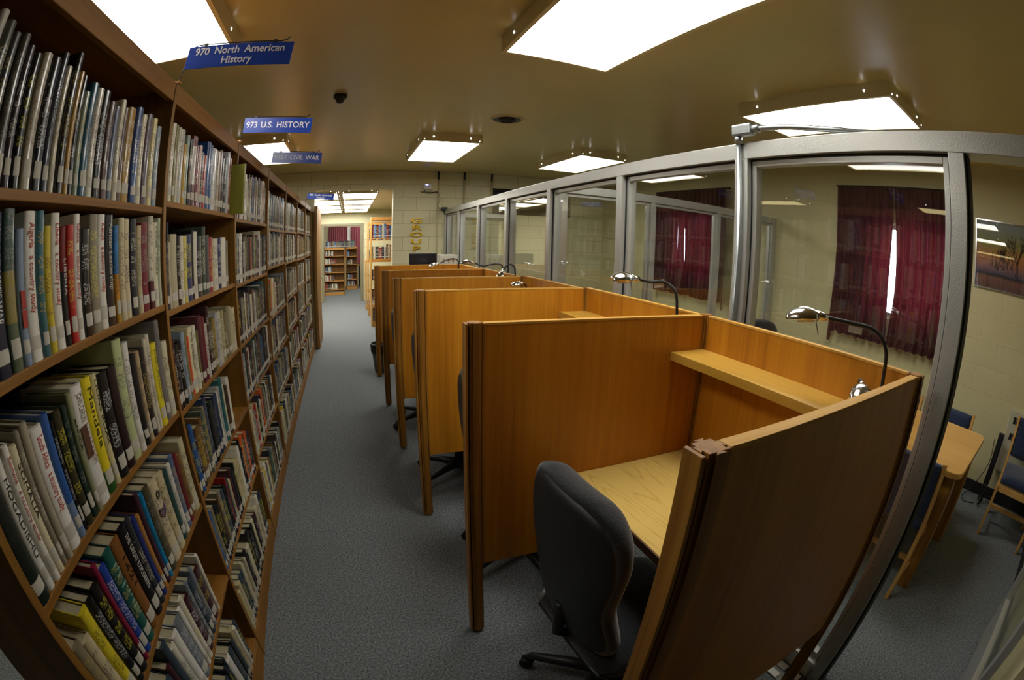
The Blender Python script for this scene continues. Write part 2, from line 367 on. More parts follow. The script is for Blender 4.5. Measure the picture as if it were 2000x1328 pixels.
fixture(-3.95, 4.36, 'second dim warm ceiling light over the hidden aisle, mirrored in the glass', dm='diff3')
for c, x0 in enumerate((-.79, -.14)):
    for r in range(4):
        fixture(x0, 7.25+r*1.24, '%s fluorescent light in the %s column beyond the wall opening' % (['nearest', 'second', 'third', 'farthest'][r], ['left', 'right'][c]),
                2.42, .09, .6, 1.0, 'diff2')
fixture(-.5, 13.2, 'ceiling light in the end room beyond the grey doorway', 2.7, .09)
fixture(.3, 14.9, 'farther ceiling light in the end room beyond the grey doorway', 2.7, .09)
t = thing('smoke_detector', 'small dark round smoke detector on the ceiling', 'smoke detector', (-.115, 3.24, CZ))
MB().lathe([(0, 0), (.05, 0), (.05, -.02), (.042, -.03), (0, -.03)], 24).build('base', M['dark'], t)
MB().lathe([(.034, -.03), (.03, -.05), (.018, -.062), (0, -.064)], 24).build('sensor_dome', M['black'], t)
t = thing('ceiling_vent', 'round ceiling vent with a dark opening', 'vent', (1.28, 3.68, CZ))
MB().lathe([(.145, 0), (.143, -.008), (.134, -.012), (.126, -.008), (.122, .0)], 36).build('rim', M['housing'], t)
MB().lathe([(.124, -.003), (.0, -.0025)], 36).build('opening', M['black'], t)
MB().lathe([(.075, -.004), (.07, -.02), (.055, -.022), (.05, -.006)], 30).lathe([(.035, -.004), (.03, -.02), (.012, -.022), (.005, -.006)], 24).build('cone', M['dark'], t)
MB().tube([(0, 0, -.002), (0, 0, -.04)], .003, 6).build('screw', M['dark'], t)

# ------------------------------------------------------------------ bookcases along the aisle
XF = -.575; XB = -.86
UP = [.385, 1.30, 2.215, 3.13, 4.045, 4.96, 5.875, 6.79]
SHZ = [[1.713, 1.436, 1.117, .793, .478, .122], [1.735, 1.412, 1.103, .797, .468, .122], [1.722, 1.400, 1.100, .812, .492, .122],
       [1.697, 1.430, 1.076, .79, .48, .122], [1.70, 1.42, 1.09, .80, .48, .122], [1.71, 1.41, 1.10, .80, .47, .122], [1.70, 1.42, 1.09, .8, .48, .122]]
BAY = ['nearest bay', 'second bay', 'third bay', 'fourth bay', 'fifth bay', 'sixth bay', 'farthest bay']
for b in range(7):
    y0, y1 = UP[b], UP[b+1]
    t = thing('bookcase', 'tall honey oak bookcase along the aisle, %s from the camera, full of books' % BAY[b].replace(' bay', ''), 'bookcase', (XF, y0, 0), 0, 'aisle bookcases')
    if b == 0: box('side_panel', (XB-XF, .003, -.011, .011, 0, 2.096), M['case'], t, .002)
    if b > 0: box('side_panel', (XB-XF+.001, .003, -.011, .011, 0, 2.096), M['case'], t, .002)
    if b == 6: box('side_panel', (XB-XF, .003, y1-y0-.011, y1-y0+.011, 0, 2.096), M['case'], t, .002)
    a0, a1 = .011, y1-y0-.011
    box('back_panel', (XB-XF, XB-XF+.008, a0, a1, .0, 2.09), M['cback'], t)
    box('cornice', (-.02, 0, a0, a1, 2.034, 2.094), M['case_y'], t, .002)
    box('top_panel', (XB-XF+.008, -.02, a0, a1, 2.075, 2.092), M['case_y'], t)
    box('kickboard', (-.018, 0, a0, a1, 0, .104), M['case_y'], t, .002)
    for z in SHZ[b]: box('shelf', (XB-XF+.008, -.001, a0, a1, z-.019, z), M['case_y'], t, .002)

def bookgeo(th, h, dp, col, ink, bands=None, zone=(.3, .86), inkon=1, u0=0.):
    """cover as one U-profile with a rounded spine; returns verts, faces, per-face (col, inkalpha), per-face uv list"""
    b = min(.006, th*.22); T = th/2; k = .0025
    arc = [(-.004, -T), (0-.0005, -T+b*.35), (b*.55, -T+th*.25), (b*.7, 0), (b*.55, T-th*.25), (-.0005, T-b*.35), (-.004, T)]
    outer = [(-dp, -T)]+arc+[(-dp, T)]; inner = [(-dp, T-k), (-.008, T-k), (-.008, -T+k), (-dp, -T+k)]
    poly = outer+inner; n = len(poly); zs = [0, .02*0+h*zone[0], h*zone[1], h]
    cols = [(col, 0), (col, inkon), (col, 0)]
    if bands:
        zs = [0]+[h*q for q, _ in bands]; cols = [(c, inkon if i else 0) for i, (_, c) in enumerate(bands)]
    vs = [(x, y, z) for z in zs for x, y in poly]; fs = []; at = []; uv = []
    for j in range(len(zs)-1):
        for i in range(n):
            i2 = (i+1) % n; fs.append((j*n+i, j*n+i2, (j+1)*n+i2, (j+1)*n+i))
            sp = 1 <= i <= 6
            spc = 2 <= i <= 5
            at.append((cols[j][0], ink, cols[j][1] if spc else 0))
            if sp:
                ua, ub = (poly[i][1]+T)/th, (poly[i2][1]+T)/th
                uv.append([(ua+u0, zs[j]+u0*3), (ub+u0, zs[j]+u0*3), (ub+u0, zs[j+1]+u0*3), (ua+u0, zs[j+1]+u0*3)])
            else: uv.append([(0, 0)]*4)
    q = len(zs)-1
    # caps (quads strips between outer and inner)
    def cap(o, flip):
        i_ = [o+x for x in range(n)]; m0 = len(outer)
        F = [(i_[0], i_[1], i_[m0+2], i_[m0+3]), (i_[7], i_[8], i_[m0], i_[m0+1]), (i_[1], i_[2], i_[3], i_[4], i_[5], i_[6], i_[7], i_[m0+1], i_[m0+2])]
        return F
    for o_, fl in ((0, 1), (q*n, 0)):
        for F in cap(o_, 0):
            F = F if not fl else F[::-1]; fs.append(F[::-1] if False else F); at.append((cols[0][0] if fl else cols[-1][0], ink, 0)); uv.append([(0, 0)]*len(F))
    return vs, fs, at, uv
def mesh_cols(name, vs, fs, at, uv, mat):
    me = bpy.data.meshes.new(name); me.from_pydata(vs, [], fs)
    C_ = me.color_attributes.new('Col', 'FLOAT_COLOR', 'CORNER'); I_ = me.color_attributes.new('Ink', 'FLOAT_COLOR', 'CORNER')
    U_ = me.uv_layers.new(name='UV'); ca = []; ia = []; ua = []
    for (c, k, m), f, u in zip(at, fs, uv):
        for i in range(len(f)): ca += [*c, 1.0]; ia += [*k, float(m)]; ua += list(u[i])
    C_.data.foreach_set('color', ca); I_.data.foreach_set('color', ia); U_.data.foreach_set('uv', ua)
    me.materials.append(mat); me.polygons.foreach_set('use_smooth', [True]*len(fs)); me.update(); me.set_sharp_from_angle(angle=math.radians(50)); return me
def labelgeo(th, z0, z1, lift=.0006):
    b = min(.006, th*.22); T = th/2*.96
    arc = [(lift, -T+b*.35), (b*.55+lift, -T+th*.25), (b*.7+lift, 0), (b*.55+lift, T-th*.25), (lift, T-b*.35)]
    m = MB(); n = len(arc); vs = [(x, y, z) for z in (z0, z1) for x, y in arc]+[(x-lift, y, z) for z in (z0, z1) for x, y in arc]
    fs = [(i, i+1, n+i+1, n+i) for i in range(n-1)]+[(2*n+i, 3*n+i, 3*n+i+1, 2*n+i+1) for i in range(n-1)]
    fs += [(i, 2*n+i, 2*n+i+1, i+1) for i in range(n-1)]+[(n+i, n+i+1, 3*n+i+1, 3*n+i) for i in range(n-1)]
    return m.add(vs, fs, True)
def dim(c): return tuple(min(.8, x**1.15*1.02) for x in lin(c))
NBOOK = [0]
MAXBOOK = 300
bulk = {}
def bulkadd(key, vs, fs, at=None, uv=None, T=None):
    B = bulk.setdefault(key, [[], [], [], []]); o = len(B[0])
    B[0].extend([tuple(T @ Vector(v)) for v in vs]); B[1].extend([tuple(i+o for i in f) for f in fs])
    if at: B[2].extend(at); B[3].extend(uv)
def colname(c):
    r, g, b = [x**(1/2.2) for x in c]; mx, mn = max(r, g, b), min(r, g, b)
    if mx < .22: return 'black'
    if mx-mn < .07: return 'white' if mx > .78 else ('light grey' if mx > .6 else ('grey' if mx > .4 else 'dark grey'))
    if r >= g >= b:
        if r-g < .12 and mx > .62: return 'yellow' if g-b > .35 else 'cream'
        if g-b < .1 and r-g > .18: return 'maroon' if mx < .6 else 'red'
        if r-g > .35: return 'red'
        if mx > .6: return 'tan'
        return 'olive' if (g-b > .12 and r-g < .06) else 'brown'
    if b >= r and b >= g: return ('navy blue' if mx < .35 else ('purple' if r > g+.05 else 'blue')) if mx-mn > .12 else 'slate grey'
    if g >= r and g >= b: return 'teal' if b > r else ('green' if mx < .6 else 'pale green')
    return 'purple' if r > g and b > g else 'brown'
ORD = 'first second third fourth fifth sixth seventh eighth ninth tenth eleventh twelfth thirteenth fourteenth fifteenth sixteenth seventeenth eighteenth nineteenth twentieth'.split()+['twenty-first', 'twenty-second', 'twenty-third', 'twenty-fourth', 'twenty-fifth', 'twenty-sixth', 'twenty-seventh', 'twenty-eighth', 'twenty-ninth', 'thirtieth', 'thirty-first', 'thirty-second', 'thirty-third', 'thirty-fourth', 'thirty-fifth']
ROWN = ['top shelf', 'second shelf down', 'third shelf down', 'fourth shelf down', 'fifth shelf down', 'bottom shelf']
def put_book(x, y, z, th, h, dp, col, ink=(.8, .8, .75), rz=0, lean=0, bands=None, title=None, tcol=None, tsize=None, indiv=True, label='', group='', mat='book', ylabel=True, inkon=1, ttop=None, tfrac=.5, extra=None):
    u0 = round(random.random(), 3)
    vs, fs, at, uv = bookgeo(th, h, dp, col, ink, bands, inkon=0 if title else inkon, u0=u0)
    T = Matrix.Translation((x, y, z)) @ Matrix.Rotation(rz, 4, 'Z') @ Matrix.Rotation(lean, 4, 'X')
    pg = MB().box(-dp+.003, -.0081, -th/2+.0026, th/2-.0026, .003, h-.004)
    lb = labelgeo(th, .02, .02+random.choice([.022, .026, .03])) if ylabel else None
    if not indiv:
        bulkadd(mat, vs, fs, at, uv, T); bulkadd('pages', pg.v, pg.f, T=T)
        if lb: bulkadd('paper', lb.v, lb.f, T=T)
        return
    me = mesh_cols('book', vs, fs, at, uv, M[mat]); o = bpy.data.objects.new('book', me); COL.objects.link(o); o.matrix_world = T
    tag(o, label, 'book', group)
    pg.build('pages', M['pages'], o)
    if lb: lo = lb.build('spine_label', M['paper'], o); lo.data.set_sharp_from_angle(angle=math.radians(50))
    if title:
        b = min(.006, th*.22)
        L = h*.6; tfrac = min(tfrac, .56); m = matc(tcol or 'ffffff')
        sz = tsize or min(th*.62, .03)
        tx = text('spine_title', title, sz, m, o, (b*.7+.0008, 0, .06+(h-.06)*tfrac), (0, 0, 0), .0002)
        wdt = max(v.co.x for v in tx.data.vertices)-min(v.co.x for v in tx.data.vertices)
        s = min(1.6, L/wdt) if wdt > 0 else 1
        # text x -> -z, text y -> +y, normal +x
        tx.matrix_local = Matrix.Translation((b*.7+.0008, 0, .06+(h-.06)*tfrac)) @ Matrix(((0, 0, 1, 0), (0, 1, 0, 0), (-s, 0, 0, 0), (0, 0, 0, 1)))
    if extra == 'redbox':
        for k in (.42, .28): box('cover_mark', (b_(th), b_(th)+.0012, -th*.3, th*.3, h*k, h*k+.028), matc('a03020'), o)
    if extra == 'dots':
        for k in range(12): box('cover_mark', (b_(th), b_(th)+.001, random.uniform(-.3, .2)*th, random.uniform(.22, .34)*th, h*(.3+k*.05), h*(.3+k*.05)+.003), matc('8fb0a0'), o)
    if extra == 'photo':
        box('cover_mark', (b_(th), b_(th)+.001, -th*.42, th*.1, h*.42, h*.68), matc('5a3a28'), o)
    if extra == 'spiral':
        for R_ in (.006, .011):
            MB().tube([(b_(th)+.001, R_*math.cos(a_/12*6.283), h*.84+R_*math.sin(a_/12*6.283)) for a_ in range(13)], .0012, 6).build('cover_mark', matc('2a2024'), o)
        for k in range(5): MB().tube([(b_(th)+.0006, -th*.4, h*(.7-k*.02)), (b_(th)+.001, 0, h*(.66-k*.025)), (b_(th)+.0006, th*.38, h*(.69-k*.02))], .0016, 6).build('cover_mark', matc('4a2c48'), o)
    NBOOK[0] += 1
def b_(th): return min(.006, th*.22)*.7
MC = {}
def matc(h):
    if h not in MC: MC[h] = plain('print_'+h, '#'+h, .5)
    return MC[h]
PAL = ['c9c2a6', 'd6d2c2', 'b9ad86', '8f8668', '5e5a4e', '2a2d36', '1c1e26', '26344e', '3c4a66', '6a2630', '4a1c24', '5a4028', '7c6038', '3a4638', '56645a', '7a8288', 'a7a9a4', '151515', '1a1a1c', 'b0a070', 'cfc9b4', '88806a', '41352a', '6a6a60', '90969a']
BRI = ['a8281f', '2f5f96', 'c8b030', 'c0602a', '2d6a6a', 'd8d5cc', 'e0ddd4']
def words(k): return {'yel': 'c9c030', 'wht': 'c8c8c8', 'blk': '222222'}.get(k)
TIT = {'AFRICANS': ('AFRICANS', '8a8c90', .5), "HAILE SELASSIE'S WAR": ("HAILE SELASSIE'S WAR", 'd8d8d4', .5), 'Algeria': ('Algeria   a country study', 'a83028', .5), 'Liberia': ('Liberia   a country study', 'a83028', .5),
       'LIBERIA': ('LIBERIA', 'c8c0b8', .42), 'Ghana': ('Ghana   a country study', 'a83028', .5), 'Kenya': ('Kenya   a country study', 'a83028', .5), 'AFRICAN': ('African Leadership', 'b8b4a8', .5), 'VERSATILE': ('VERSE TALES', '6a6450', .6),
       'MOGADISHU': ('MOGADISHU', '26262a', .42), 'Somalia': ('Somalia   a country study', 'a83028', .5), 'SOMALIA': ('SOMALIA', '1c1a20', .55), 'South Africa': ('South Africa   a country study', 'a83028', .5), 'AFRICA': ('AFRICA', '1a1a1a', .75),
       'PLAYING THE ENEMY': ('JOHN CARLIN  PLAYING THE ENEMY', '7a6a5c', .52), 'Mandela': ('Mandela', '2c2c18', .68), 'LIONS ROAR': ('LIONS ROAR', '2a2a24', .6), 'AMERICAN INDIAN': ('AMERICAN INDIAN', '6a6420', .5),
       '1421': ('1421', '20140c', .72), 'GREAT': ('THE GREAT EXPLORERS', 'c8c4bc', .5)}
# bay, row -> list of (y0, y1, height, colour, title/ink)
R_ = {}
R_[0, 0] = [(.405, .428, .25, '30343a', ''), (.43, .455, .26, 'b9b6ae', 'blk'), (.457, .485, .25, '4a5040', ''), (.487, .512, .24, '3a3c40', ''), (.515, .54, .245, '54524a', ''),
 (.544, .567, .234, '3a2c38', ''), (.568, .591, .226, '14130f', 'yel'), (.599, .629, .237, 'b3ac98', ''), (.633, .663, .239, '15161c', 'wht'), (.667, .69, .259, '3c3f4c', 'AFRICANS'), (.692, .711, .239, 'c9c2a8', ''), (.718, .743, .275, '1d1a18', ''), (.743, .762, .242, 'b08a3c', ''), (.762, .781, .239, '1b1a1a', 'wht'), (.784, .805, .211, '8f9a84', ''), (.805, .837, .236, '1d5a70', ''), (.839, .868, .234, 'c8c3b2', ''), (.868, .902, .236, '17181c', 'wht'), (.904, .936, .219, '5b4034', ''), (.936, .962, .216, '5d6880', ''), (.962, .987, .238, 'cfc9b0', ''), (.987, 1.017, .225, '5d3a1c', ''), (1.017, 1.059, .234, 'a58322', ''), (1.063, 1.099, .245, '2c4f86', 'wht'), (1.103, 1.133, .236, 'd5cfb4', ''), (1.139, 1.175, .246, '62545f', ''), (1.178, 1.207, .242, 'd9cf9a', 'blk'), (1.211, 1.241, .226, '8e9ba6', '')]
R_[0, 1] = [(.41, .445, .24, '40342c', ''), (.447, .475, .23, '88806a', ''), (.477, .511, .234, 'cfc8b4', ''), (.513, .555, .242, '14203c', "HAILE SELASSIE'S WAR"), (.559, .593, .247, '5d6e5a', ''), (.595, .62, .216, '8393a6', 'redbox'), (.621, .657, .244, 'd9d6cc', 'Algeria'), (.659, .684, .245, '3c7078', ''), (.684, .709, .219, 'c8b530', ''), (.709, .741, .242, 'd9d6cc', 'Liberia'), (.743, .765, .218, '401a1c', 'LIBERIA'), (.767, .794, .221, 'b52a20', 'yel'), (.794, .82, .242, 'dcd9cf', 'Ghana'), (.826, .86, .212, '1d1a1a', 'wht'), (.862, .9, .243, '8c8370', 'yel'), (.902, .938, .244, 'd9d6cc', 'Kenya'), (.94, .981, .244, '23262c', 'AFRICAN'), (.983, 1.006, .221, '3a80b8', ''), (1.008, 1.038, .239, 'c4bb98', ''), (1.042, 1.072, .238, 'c9bd9c', ''), (1.076, 1.112, .238, '20242e', ''), (1.116, 1.144, .222, 'bdb28c', ''), (1.148, 1.19, .231, '7c2230', ''), (1.194, 1.226, .249, 'c9c3b0', ''), (1.23, 1.26, .233, 'd6d1b6', 'VERSATILE'), (1.262, 1.281, .246, 'b7c0a8', '')]
R_[0, 2] = [(.398, .438, .24, '14241c', ''), (.44, .467, .222, 'd6d4cc', 'MOGADISHU'), (.468, .49, .235, 'd8d5cb', 'Somalia'), (.491, .515, .225, 'cfc6a8', 'SOMALIA'), (.516, .533, .24, '8f8878', ''), (.534, .559, .245, 'a39c88', ''), (.561, .603, .225, 'dcdad2', 'South Africa'), (.605, .631, .235, '3868a8', ''), (.632, .644, .215, '15151a', 'wht'), (.646, .677, .225, '3c3a1c', 'yel'), (.679, .7, .225, '1c3c34', ''), (.702, .722, .24, '8f9270', 'AFRICA'), (.724, .772, .245, 'dddbd4', 'PLAYING THE ENEMY'), (.775, .815, .245, 'd8c820', 'Mandela'), (.817, .843, .243, 'cdc69a', 'LIONS ROAR'), (.847, .89, .236, '1a1718', 'wht'), (.894, .938, .236, '2c1618', ''), (.94, .987, .285, 'b4bb8c', ''), (.989, 1.021, .27, 'd9d7d0', 'blk'), (1.023, 1.055, .231, '18191b', ''), (1.057, 1.08, .233, 'bca988', ''), (1.082, 1.112, .234, '2c2a2c', ''), (1.116, 1.135, .252, 'c5bfa8', ''), (1.137, 1.159, .26, 'cdc9b8', ''), (1.161, 1.201, .229, 'd6c832', 'AMERICAN INDIAN'), (1.205, 1.237, .284, '7b7876', ''), (1.241, 1.282, .217, 'c9c7a8', '')]
R_[0, 3] = [(.4, .438, .22, '8a8068', ''), (.44, .477, .2, 'c9bd9a', ''), (.479, .517, .235, 'd8c830', 'yelk'), (.519, .549, .235, '1d1a1a', 'wht'), (.551, .587, .24, '221c14', 'yel'), (.589, .61, .265, '8a1c40', ''), (.612, .645, .24, '2c4ca0', 'wht'), (.647, .69, .25, '1c6058', 'dots'), (.692, .74, .245, '8a5c28', '1421'), (.742, .785, .25, '151418', 'GREAT'), (.787, .817, .245, '3a3c40', ''), (.819, .845, .23, '2a3c80', ''), (.847, .869, .22, 'b8843c', ''), (.871, .893, .265, '4c2838', ''), (.895, .92, .25, '1484b0', ''), (.922, .962, .25, '55503a', ''), (.964, 1.02, .24, 'c9bc9c', 'spiral'), (1.022, 1.07, .235, 'c4b894', 'blk'), (1.072, 1.105, .22, '30504c', ''), (1.107, 1.135, .225, 'd5d2c8', 'blk'), (1.137, 1.172, .235, '60708c', ''), (1.174, 1.2, .225, '7c2a30', ''), (1.202, 1.235, .21, '8a6c40', ''), (1.237, 1.283, .24, 'c2bc9a', '')]
R_[1, 0] = [(1.34, 1.37, .244, 'd8d2b8', ''), (1.372, 1.393, .245, '7d7a20', ''), (1.394, 1.413, .242, 'cfc8b0', ''), (1.415, 1.457, .241, 'b8b4a8', ''), (1.459, 1.487, .198, 'b8921c', ''), (1.489, 1.516, .236, '93a494', ''), (1.518, 1.546, .227, '17171a', ''), (1.548, 1.595, .246, '5a2226', 'wht'), (1.597, 1.631, .221, '7a2f3c', ''), (1.631, 1.658, .228, 'c9a8a0', ''), (1.662, 1.69, .208, '2a3040', ''), (1.69, 1.732, .201, 'a82222', 'wht'), (1.734, 1.781, .263, '1f4a80', ''), (1.783, 1.806, .258, '2a5a90', 'wht'), (1.807, 1.87, .25, 'c8c8c8', 'blk'), (1.872, 1.917, .25, 'a89a86', ''), (1.919, 1.957, .262, '876a50', ''), (1.959, 1.997, .236, '181818', ''), (2.001, 2.046, .249, '232326', ''), (2.052, 2.092, .28, 'b4b4b8', ''), (2.094, 2.124, .258, '8a2a2a', ''), (2.155, 2.18, .235, '8c8c3c', 'OUT')]
R_[1, 1] = [(1.315, 1.34, .2, '20242e', ''), (1.341, 1.352, .26, '3c4450', ''), (1.354, 1.37, .2, 'c4bca0', ''), (1.372, 1.43, .225, 'b0a88c', ''), (1.432, 1.46, .22, '15161a', ''), (1.462, 1.49, .22, 'd6d2c0', ''), (1.492, 1.52, .22, 'cfc470', 'blk'), (1.522, 1.575, .225, '39406a', 'yel'), (1.577, 1.6, .24, '1c1c1c', ''), (1.602, 1.64, .235, 'd2cec0', ''), (1.642, 1.70, .22, '384046', 'wht'), (1.702, 1.74, .255, '3a4c3c', ''), (1.742, 1.79, .225, '4a4e4c', ''), (1.792, 1.84, .215, '9a3a40', ''), (1.842, 1.87, .21, 'c4bc98', ''), (1.872, 1.93, .21, 'ccc8b8', ''), (1.932, 1.98, .215, '26345a', 'wht'), (1.982, 2.06, .215, 'd4d0c4', ''), (2.062, 2.10, .2, '8a8474', '')]
R_[1, 2] = [(1.315, 1.34, .225, '3a1014', ''), (1.342, 1.375, .2, '1a1416', ''), (1.377, 1.41, .205, '161412', 'wht'), (1.412, 1.44, .225, '93a4b0', ''), (1.442, 1.465, .22, '8a8058', ''), (1.467, 1.485, .2, 'd85020', ''), (1.487, 1.53, .225, 'd2cca8', 'NEGRO AMERICAN'), (1.532, 1.562, .225, 'd0ccb8', 'blk'), (1.564, 1.6, .2, '6a6838', ''), (1.602, 1.65, .245, '5a2430', ''), (1.652, 1.68, .235, '7a3038', ''), (1.682, 1.71, .205, 'c0bcb0', ''), (1.712, 1.74, .265, '381820', ''), (1.742, 1.79, .2, '5a5034', ''), (1.792, 1.83, .205, '8a7a3c', ''), (1.832, 1.87, .22, 'a8a8a8', ''), (1.872, 1.92, .22, 'b8b49c', ''), (1.922, 1.97, .215, '989068', ''), (1.972, 2.02, .2, '7a7050', ''), (2.022, 2.07, .22, '8a8468', ''), (2.072, 2.12, .21, 'b0a888', ''), (2.122, 2.17, .2, 'c4bc9c', '')]
def place_row(b, r, items, indiv):
    z = SHZ[b][r]; grp = 'books on the %s of the %s' % (ROWN[r], BAY[b])
    for i, (ya, yb, h, c, k) in enumerate(items):
        th = max(.01, yb-ya-.0012); col = dim(c); x = XF-.004-random.random()*.004; bands = None; kw = {}
        ink = lin(words(k) or random.choice(['c8c4b0', 'b8a050', '2a2826', '8a8880'] if sum(col) < .9 else ['2a2826', '6a2a20', '3a3c50']))
        if k in TIT: kw.update(title=TIT[k][0], tcol=TIT[k][1], tfrac=TIT[k][2])
        if k == 'NEGRO AMERICAN': kw.update(title='THE AMERICAN', tcol='3a3830', tfrac=.5)
        if k == 'redbox': kw['extra'] = 'redbox'
        if k == 'dots' or k == 'spiral': kw['extra'] = k
        if k == 'PLAYING THE ENEMY': kw['extra'] = 'photo'
        if k == 'LIBERIA': bands = [(.62, dim('1a1416')), (1, dim('7c2020'))]
        if c == '3a80b8': bands = [(.12, dim('b8902c')), (.5, dim('c08c24')), (1, dim('3a80b8'))]
        if c == '5d6e5a': bands = [(.3, dim('5d6e5a')), (.62, dim('9a8c44')), (1, dim('46605a'))]
        if c == '3868a8': bands = [(.3, dim('7a90b0')), (1, dim('3868a8'))]
        if k == 'Mandela': bands = [(.1, dim('2c5c20')), (.2, dim('3c6c24')), (1, dim('d8c820'))]
        if c == 'c9c3b0': bands = [(.3, dim('5a1c28')), (1, dim('c9c3b0'))]
        if c == '5a2226': bands = [(.3, dim('5a2226')), (.85, dim('c0b8b0')), (1, dim('7a2024'))]
        if k == 'OUT': x = XF+.055
        nm = colname(lin(c)); how = 'thin' if th < .022 else ('thick' if th > .04 else 'upright')
        if kw.get('title'): lab = '%s book titled "%s" on the %s of the %s' % (nm, kw['title'].split('   ')[0].split('  ')[-1], ROWN[r], BAY[b])
        else: lab = '%s %s book, %s from left, %s, %s of bookcases' % (how, nm, ORD[i], ROWN[r], BAY[b])
        mat = 'jacket' if (r == 0 or random.random() < (.35 if r < 2 else .12)) else 'book'
        dp = random.uniform(.14, .18) if h < .25 else random.uniform(.18, .22)
        put_book(x, (ya+yb)/2, z, th, h, dp, col, ink, rz=random.uniform(-.02, .02)*0, bands=bands, indiv=indiv, label=lab, group=grp, mat=mat,
                 ylabel=(k != 'OUT'), inkon=0 if k in ('redbox', 'OUT') else (1 if random.random() < .8 or k else 0), **kw)
def auto_row(b, r, y0, y1, pal, hm=.232, tall=.04, tm=.029):
    out = []; y = y0; i = 0
    while True:
        th = max(.012, min(.058, random.gauss(tm, .011)))
        if y+th > y1: break
        h = max(.18, min(.27, random.gauss(hm, .015)))
        if random.random() < tall: h = .265
        c = random.choice(pal) if random.random() > .08 else random.choice(BRI)
        out.append((y, y+th, h, c, random.choice(['', '', 'wht', 'yel', 'blk']))); y += th+.001+(random.random() < .1)*.004; i += 1
    return out
NEAR = {(0, 4): (.40, 1.12), (0, 5): (.40, 1.22), (1, 3): (1.316, 1.95), (1, 4): (1.316, 2.17), (1, 5): (1.316, 2.15)}
palD = ['151518', '1c1c22', '26303c', 'c9c2a6', 'b9ad86', '88806a', '4a1c24', 'd6d2c2', '3c4a56', '5a4028', '7a8288', '101012']
for (b, r), (a, c) in NEAR.items(): R_[b, r] = auto_row(b, r, a, c, palD if r > 3 else PAL, tm=.031)
order = sorted(R_)
for key in order:
    items = R_[key]
    for it in [items]:
        room_left = MAXBOOK-NBOOK[0]
        place_row(key[0], key[1], items, True)
for b in range(2, 7):
    for r in range(6):
        y0, y1 = UP[b]+.014, UP[b+1]-.014-random.choice([0, 0, .03, .06, .1])
        if (b, r) == (2, 5): y1 -= .02
        place_row(b, r, auto_row(b, r, y0, y1, PAL, hm=.236 if r else .245, tm=.026), False)
def flush(names):
    for key, (nm, lab) in names.items():
        if key not in bulk: continue
        vs, fs, at, uv = bulk.pop(key)
        if at: me = mesh_cols(nm, vs, fs, at, uv, M[key])
        else:
            me = bpy.data.meshes.new(nm); me.from_pydata(vs, [], fs); me.materials.append(M[key])
        yield me, lab
root = None
for me, lab in flush({'book': ('distant_books', ''), 'jacket': ('jacketed_books', ''), 'pages': ('page_blocks', ''), 'paper': ('spine_labels', '')}):
    o = bpy.data.objects.new(me.name, me); COL.objects.link(o)
    if root is None:
        root = tag(o, 'packed rows of library books in the five farther aisle bookcases', 'books', 'books in the farther aisle bookcases', 'stuff')
    else: o.parent = root; o['kind'] = 'stuff'

# ------------------------------------------------------------------ hanging signs
M['sign'] = plain('blue_sign_plastic', '#22409a', .25, noise=0); M['signtext'] = plain('pale_sign_lettering', '#d5d5dc', .5)
for i, (y, lines, tl) in enumerate([(1.30, ['970  North  American', 'History'], '970 North American History'), (2.215, ['973  U.S.  HISTORY'], '973 U.S. HISTORY'),
                                    (3.13, ['973.7  CIVIL  WAR'], '973.7 CIVIL WAR'), (5.90, ['980  South  American', 'History'], '980 South American History')]):
    t = thing('aisle_sign', 'blue hanging sign reading %s on a bent wire above the bookcases' % tl, 'sign', (XF, y, 2.094), 0, 'blue aisle signs')
    t.rotation_euler[1] = .07
    MB().tube([(.0, 0, .0), (.004, 0, .012), (.006, 0, .03), (.022, 0, .108), (.03, 0, .122), (.045, 0, .127), (.32, 0, .126), (.335, 0, .13), (.345, 0, .14)], .0022, 8).build('wire', M['dark'], t)
    pl = box('plate', (.012, .362, -.004, -.002, .044, .121), M['sign'], t, .0005)
    for cx in (.07, .3): box('clip', (cx-.006, cx+.006, -.0045, .002, .117, .13), M['black'], t)
    for j, L in enumerate(lines):
        ws = [text('lettering', w_, .035 if len(lines) > 1 else .043, M['signtext'], pl, (0, 0, 0), (math.pi/2, 0, 0), .0004, sx=.95, off=.0005, align='LEFT') for w_ in L.split()]
        wd = [max(v.co.x for v in o_.data.vertices)*.95 for o_ in ws]; gap = .018; x = .187-(sum(wd)+gap*(len(wd)-1))/2
        for o_, q in zip(ws, wd): o_.location = (x, -.0045, (.1-j*.034) if len(lines) > 1 else .083); x += q+gap
    MB().box(-.01, .01, -.01, .01, 0, .006).build('mount', M['case_x'], t)

# ------------------------------------------------------------------ oak end post / open door edge at the wall opening
t = thing('wooden_door', 'honey oak door standing open against the left side of the wall opening', 'door', (-.49, 6.86, 0))
box('leaf', (-.045, 0, 0, .9, .01, 2.12), M['case'], t, .003)
MB().tube([(0, .82, 1.0), (.045, .82, 1.0), (.05, .74, 1.0)], .009, 8).build('lever_handle', M['steel'], t)

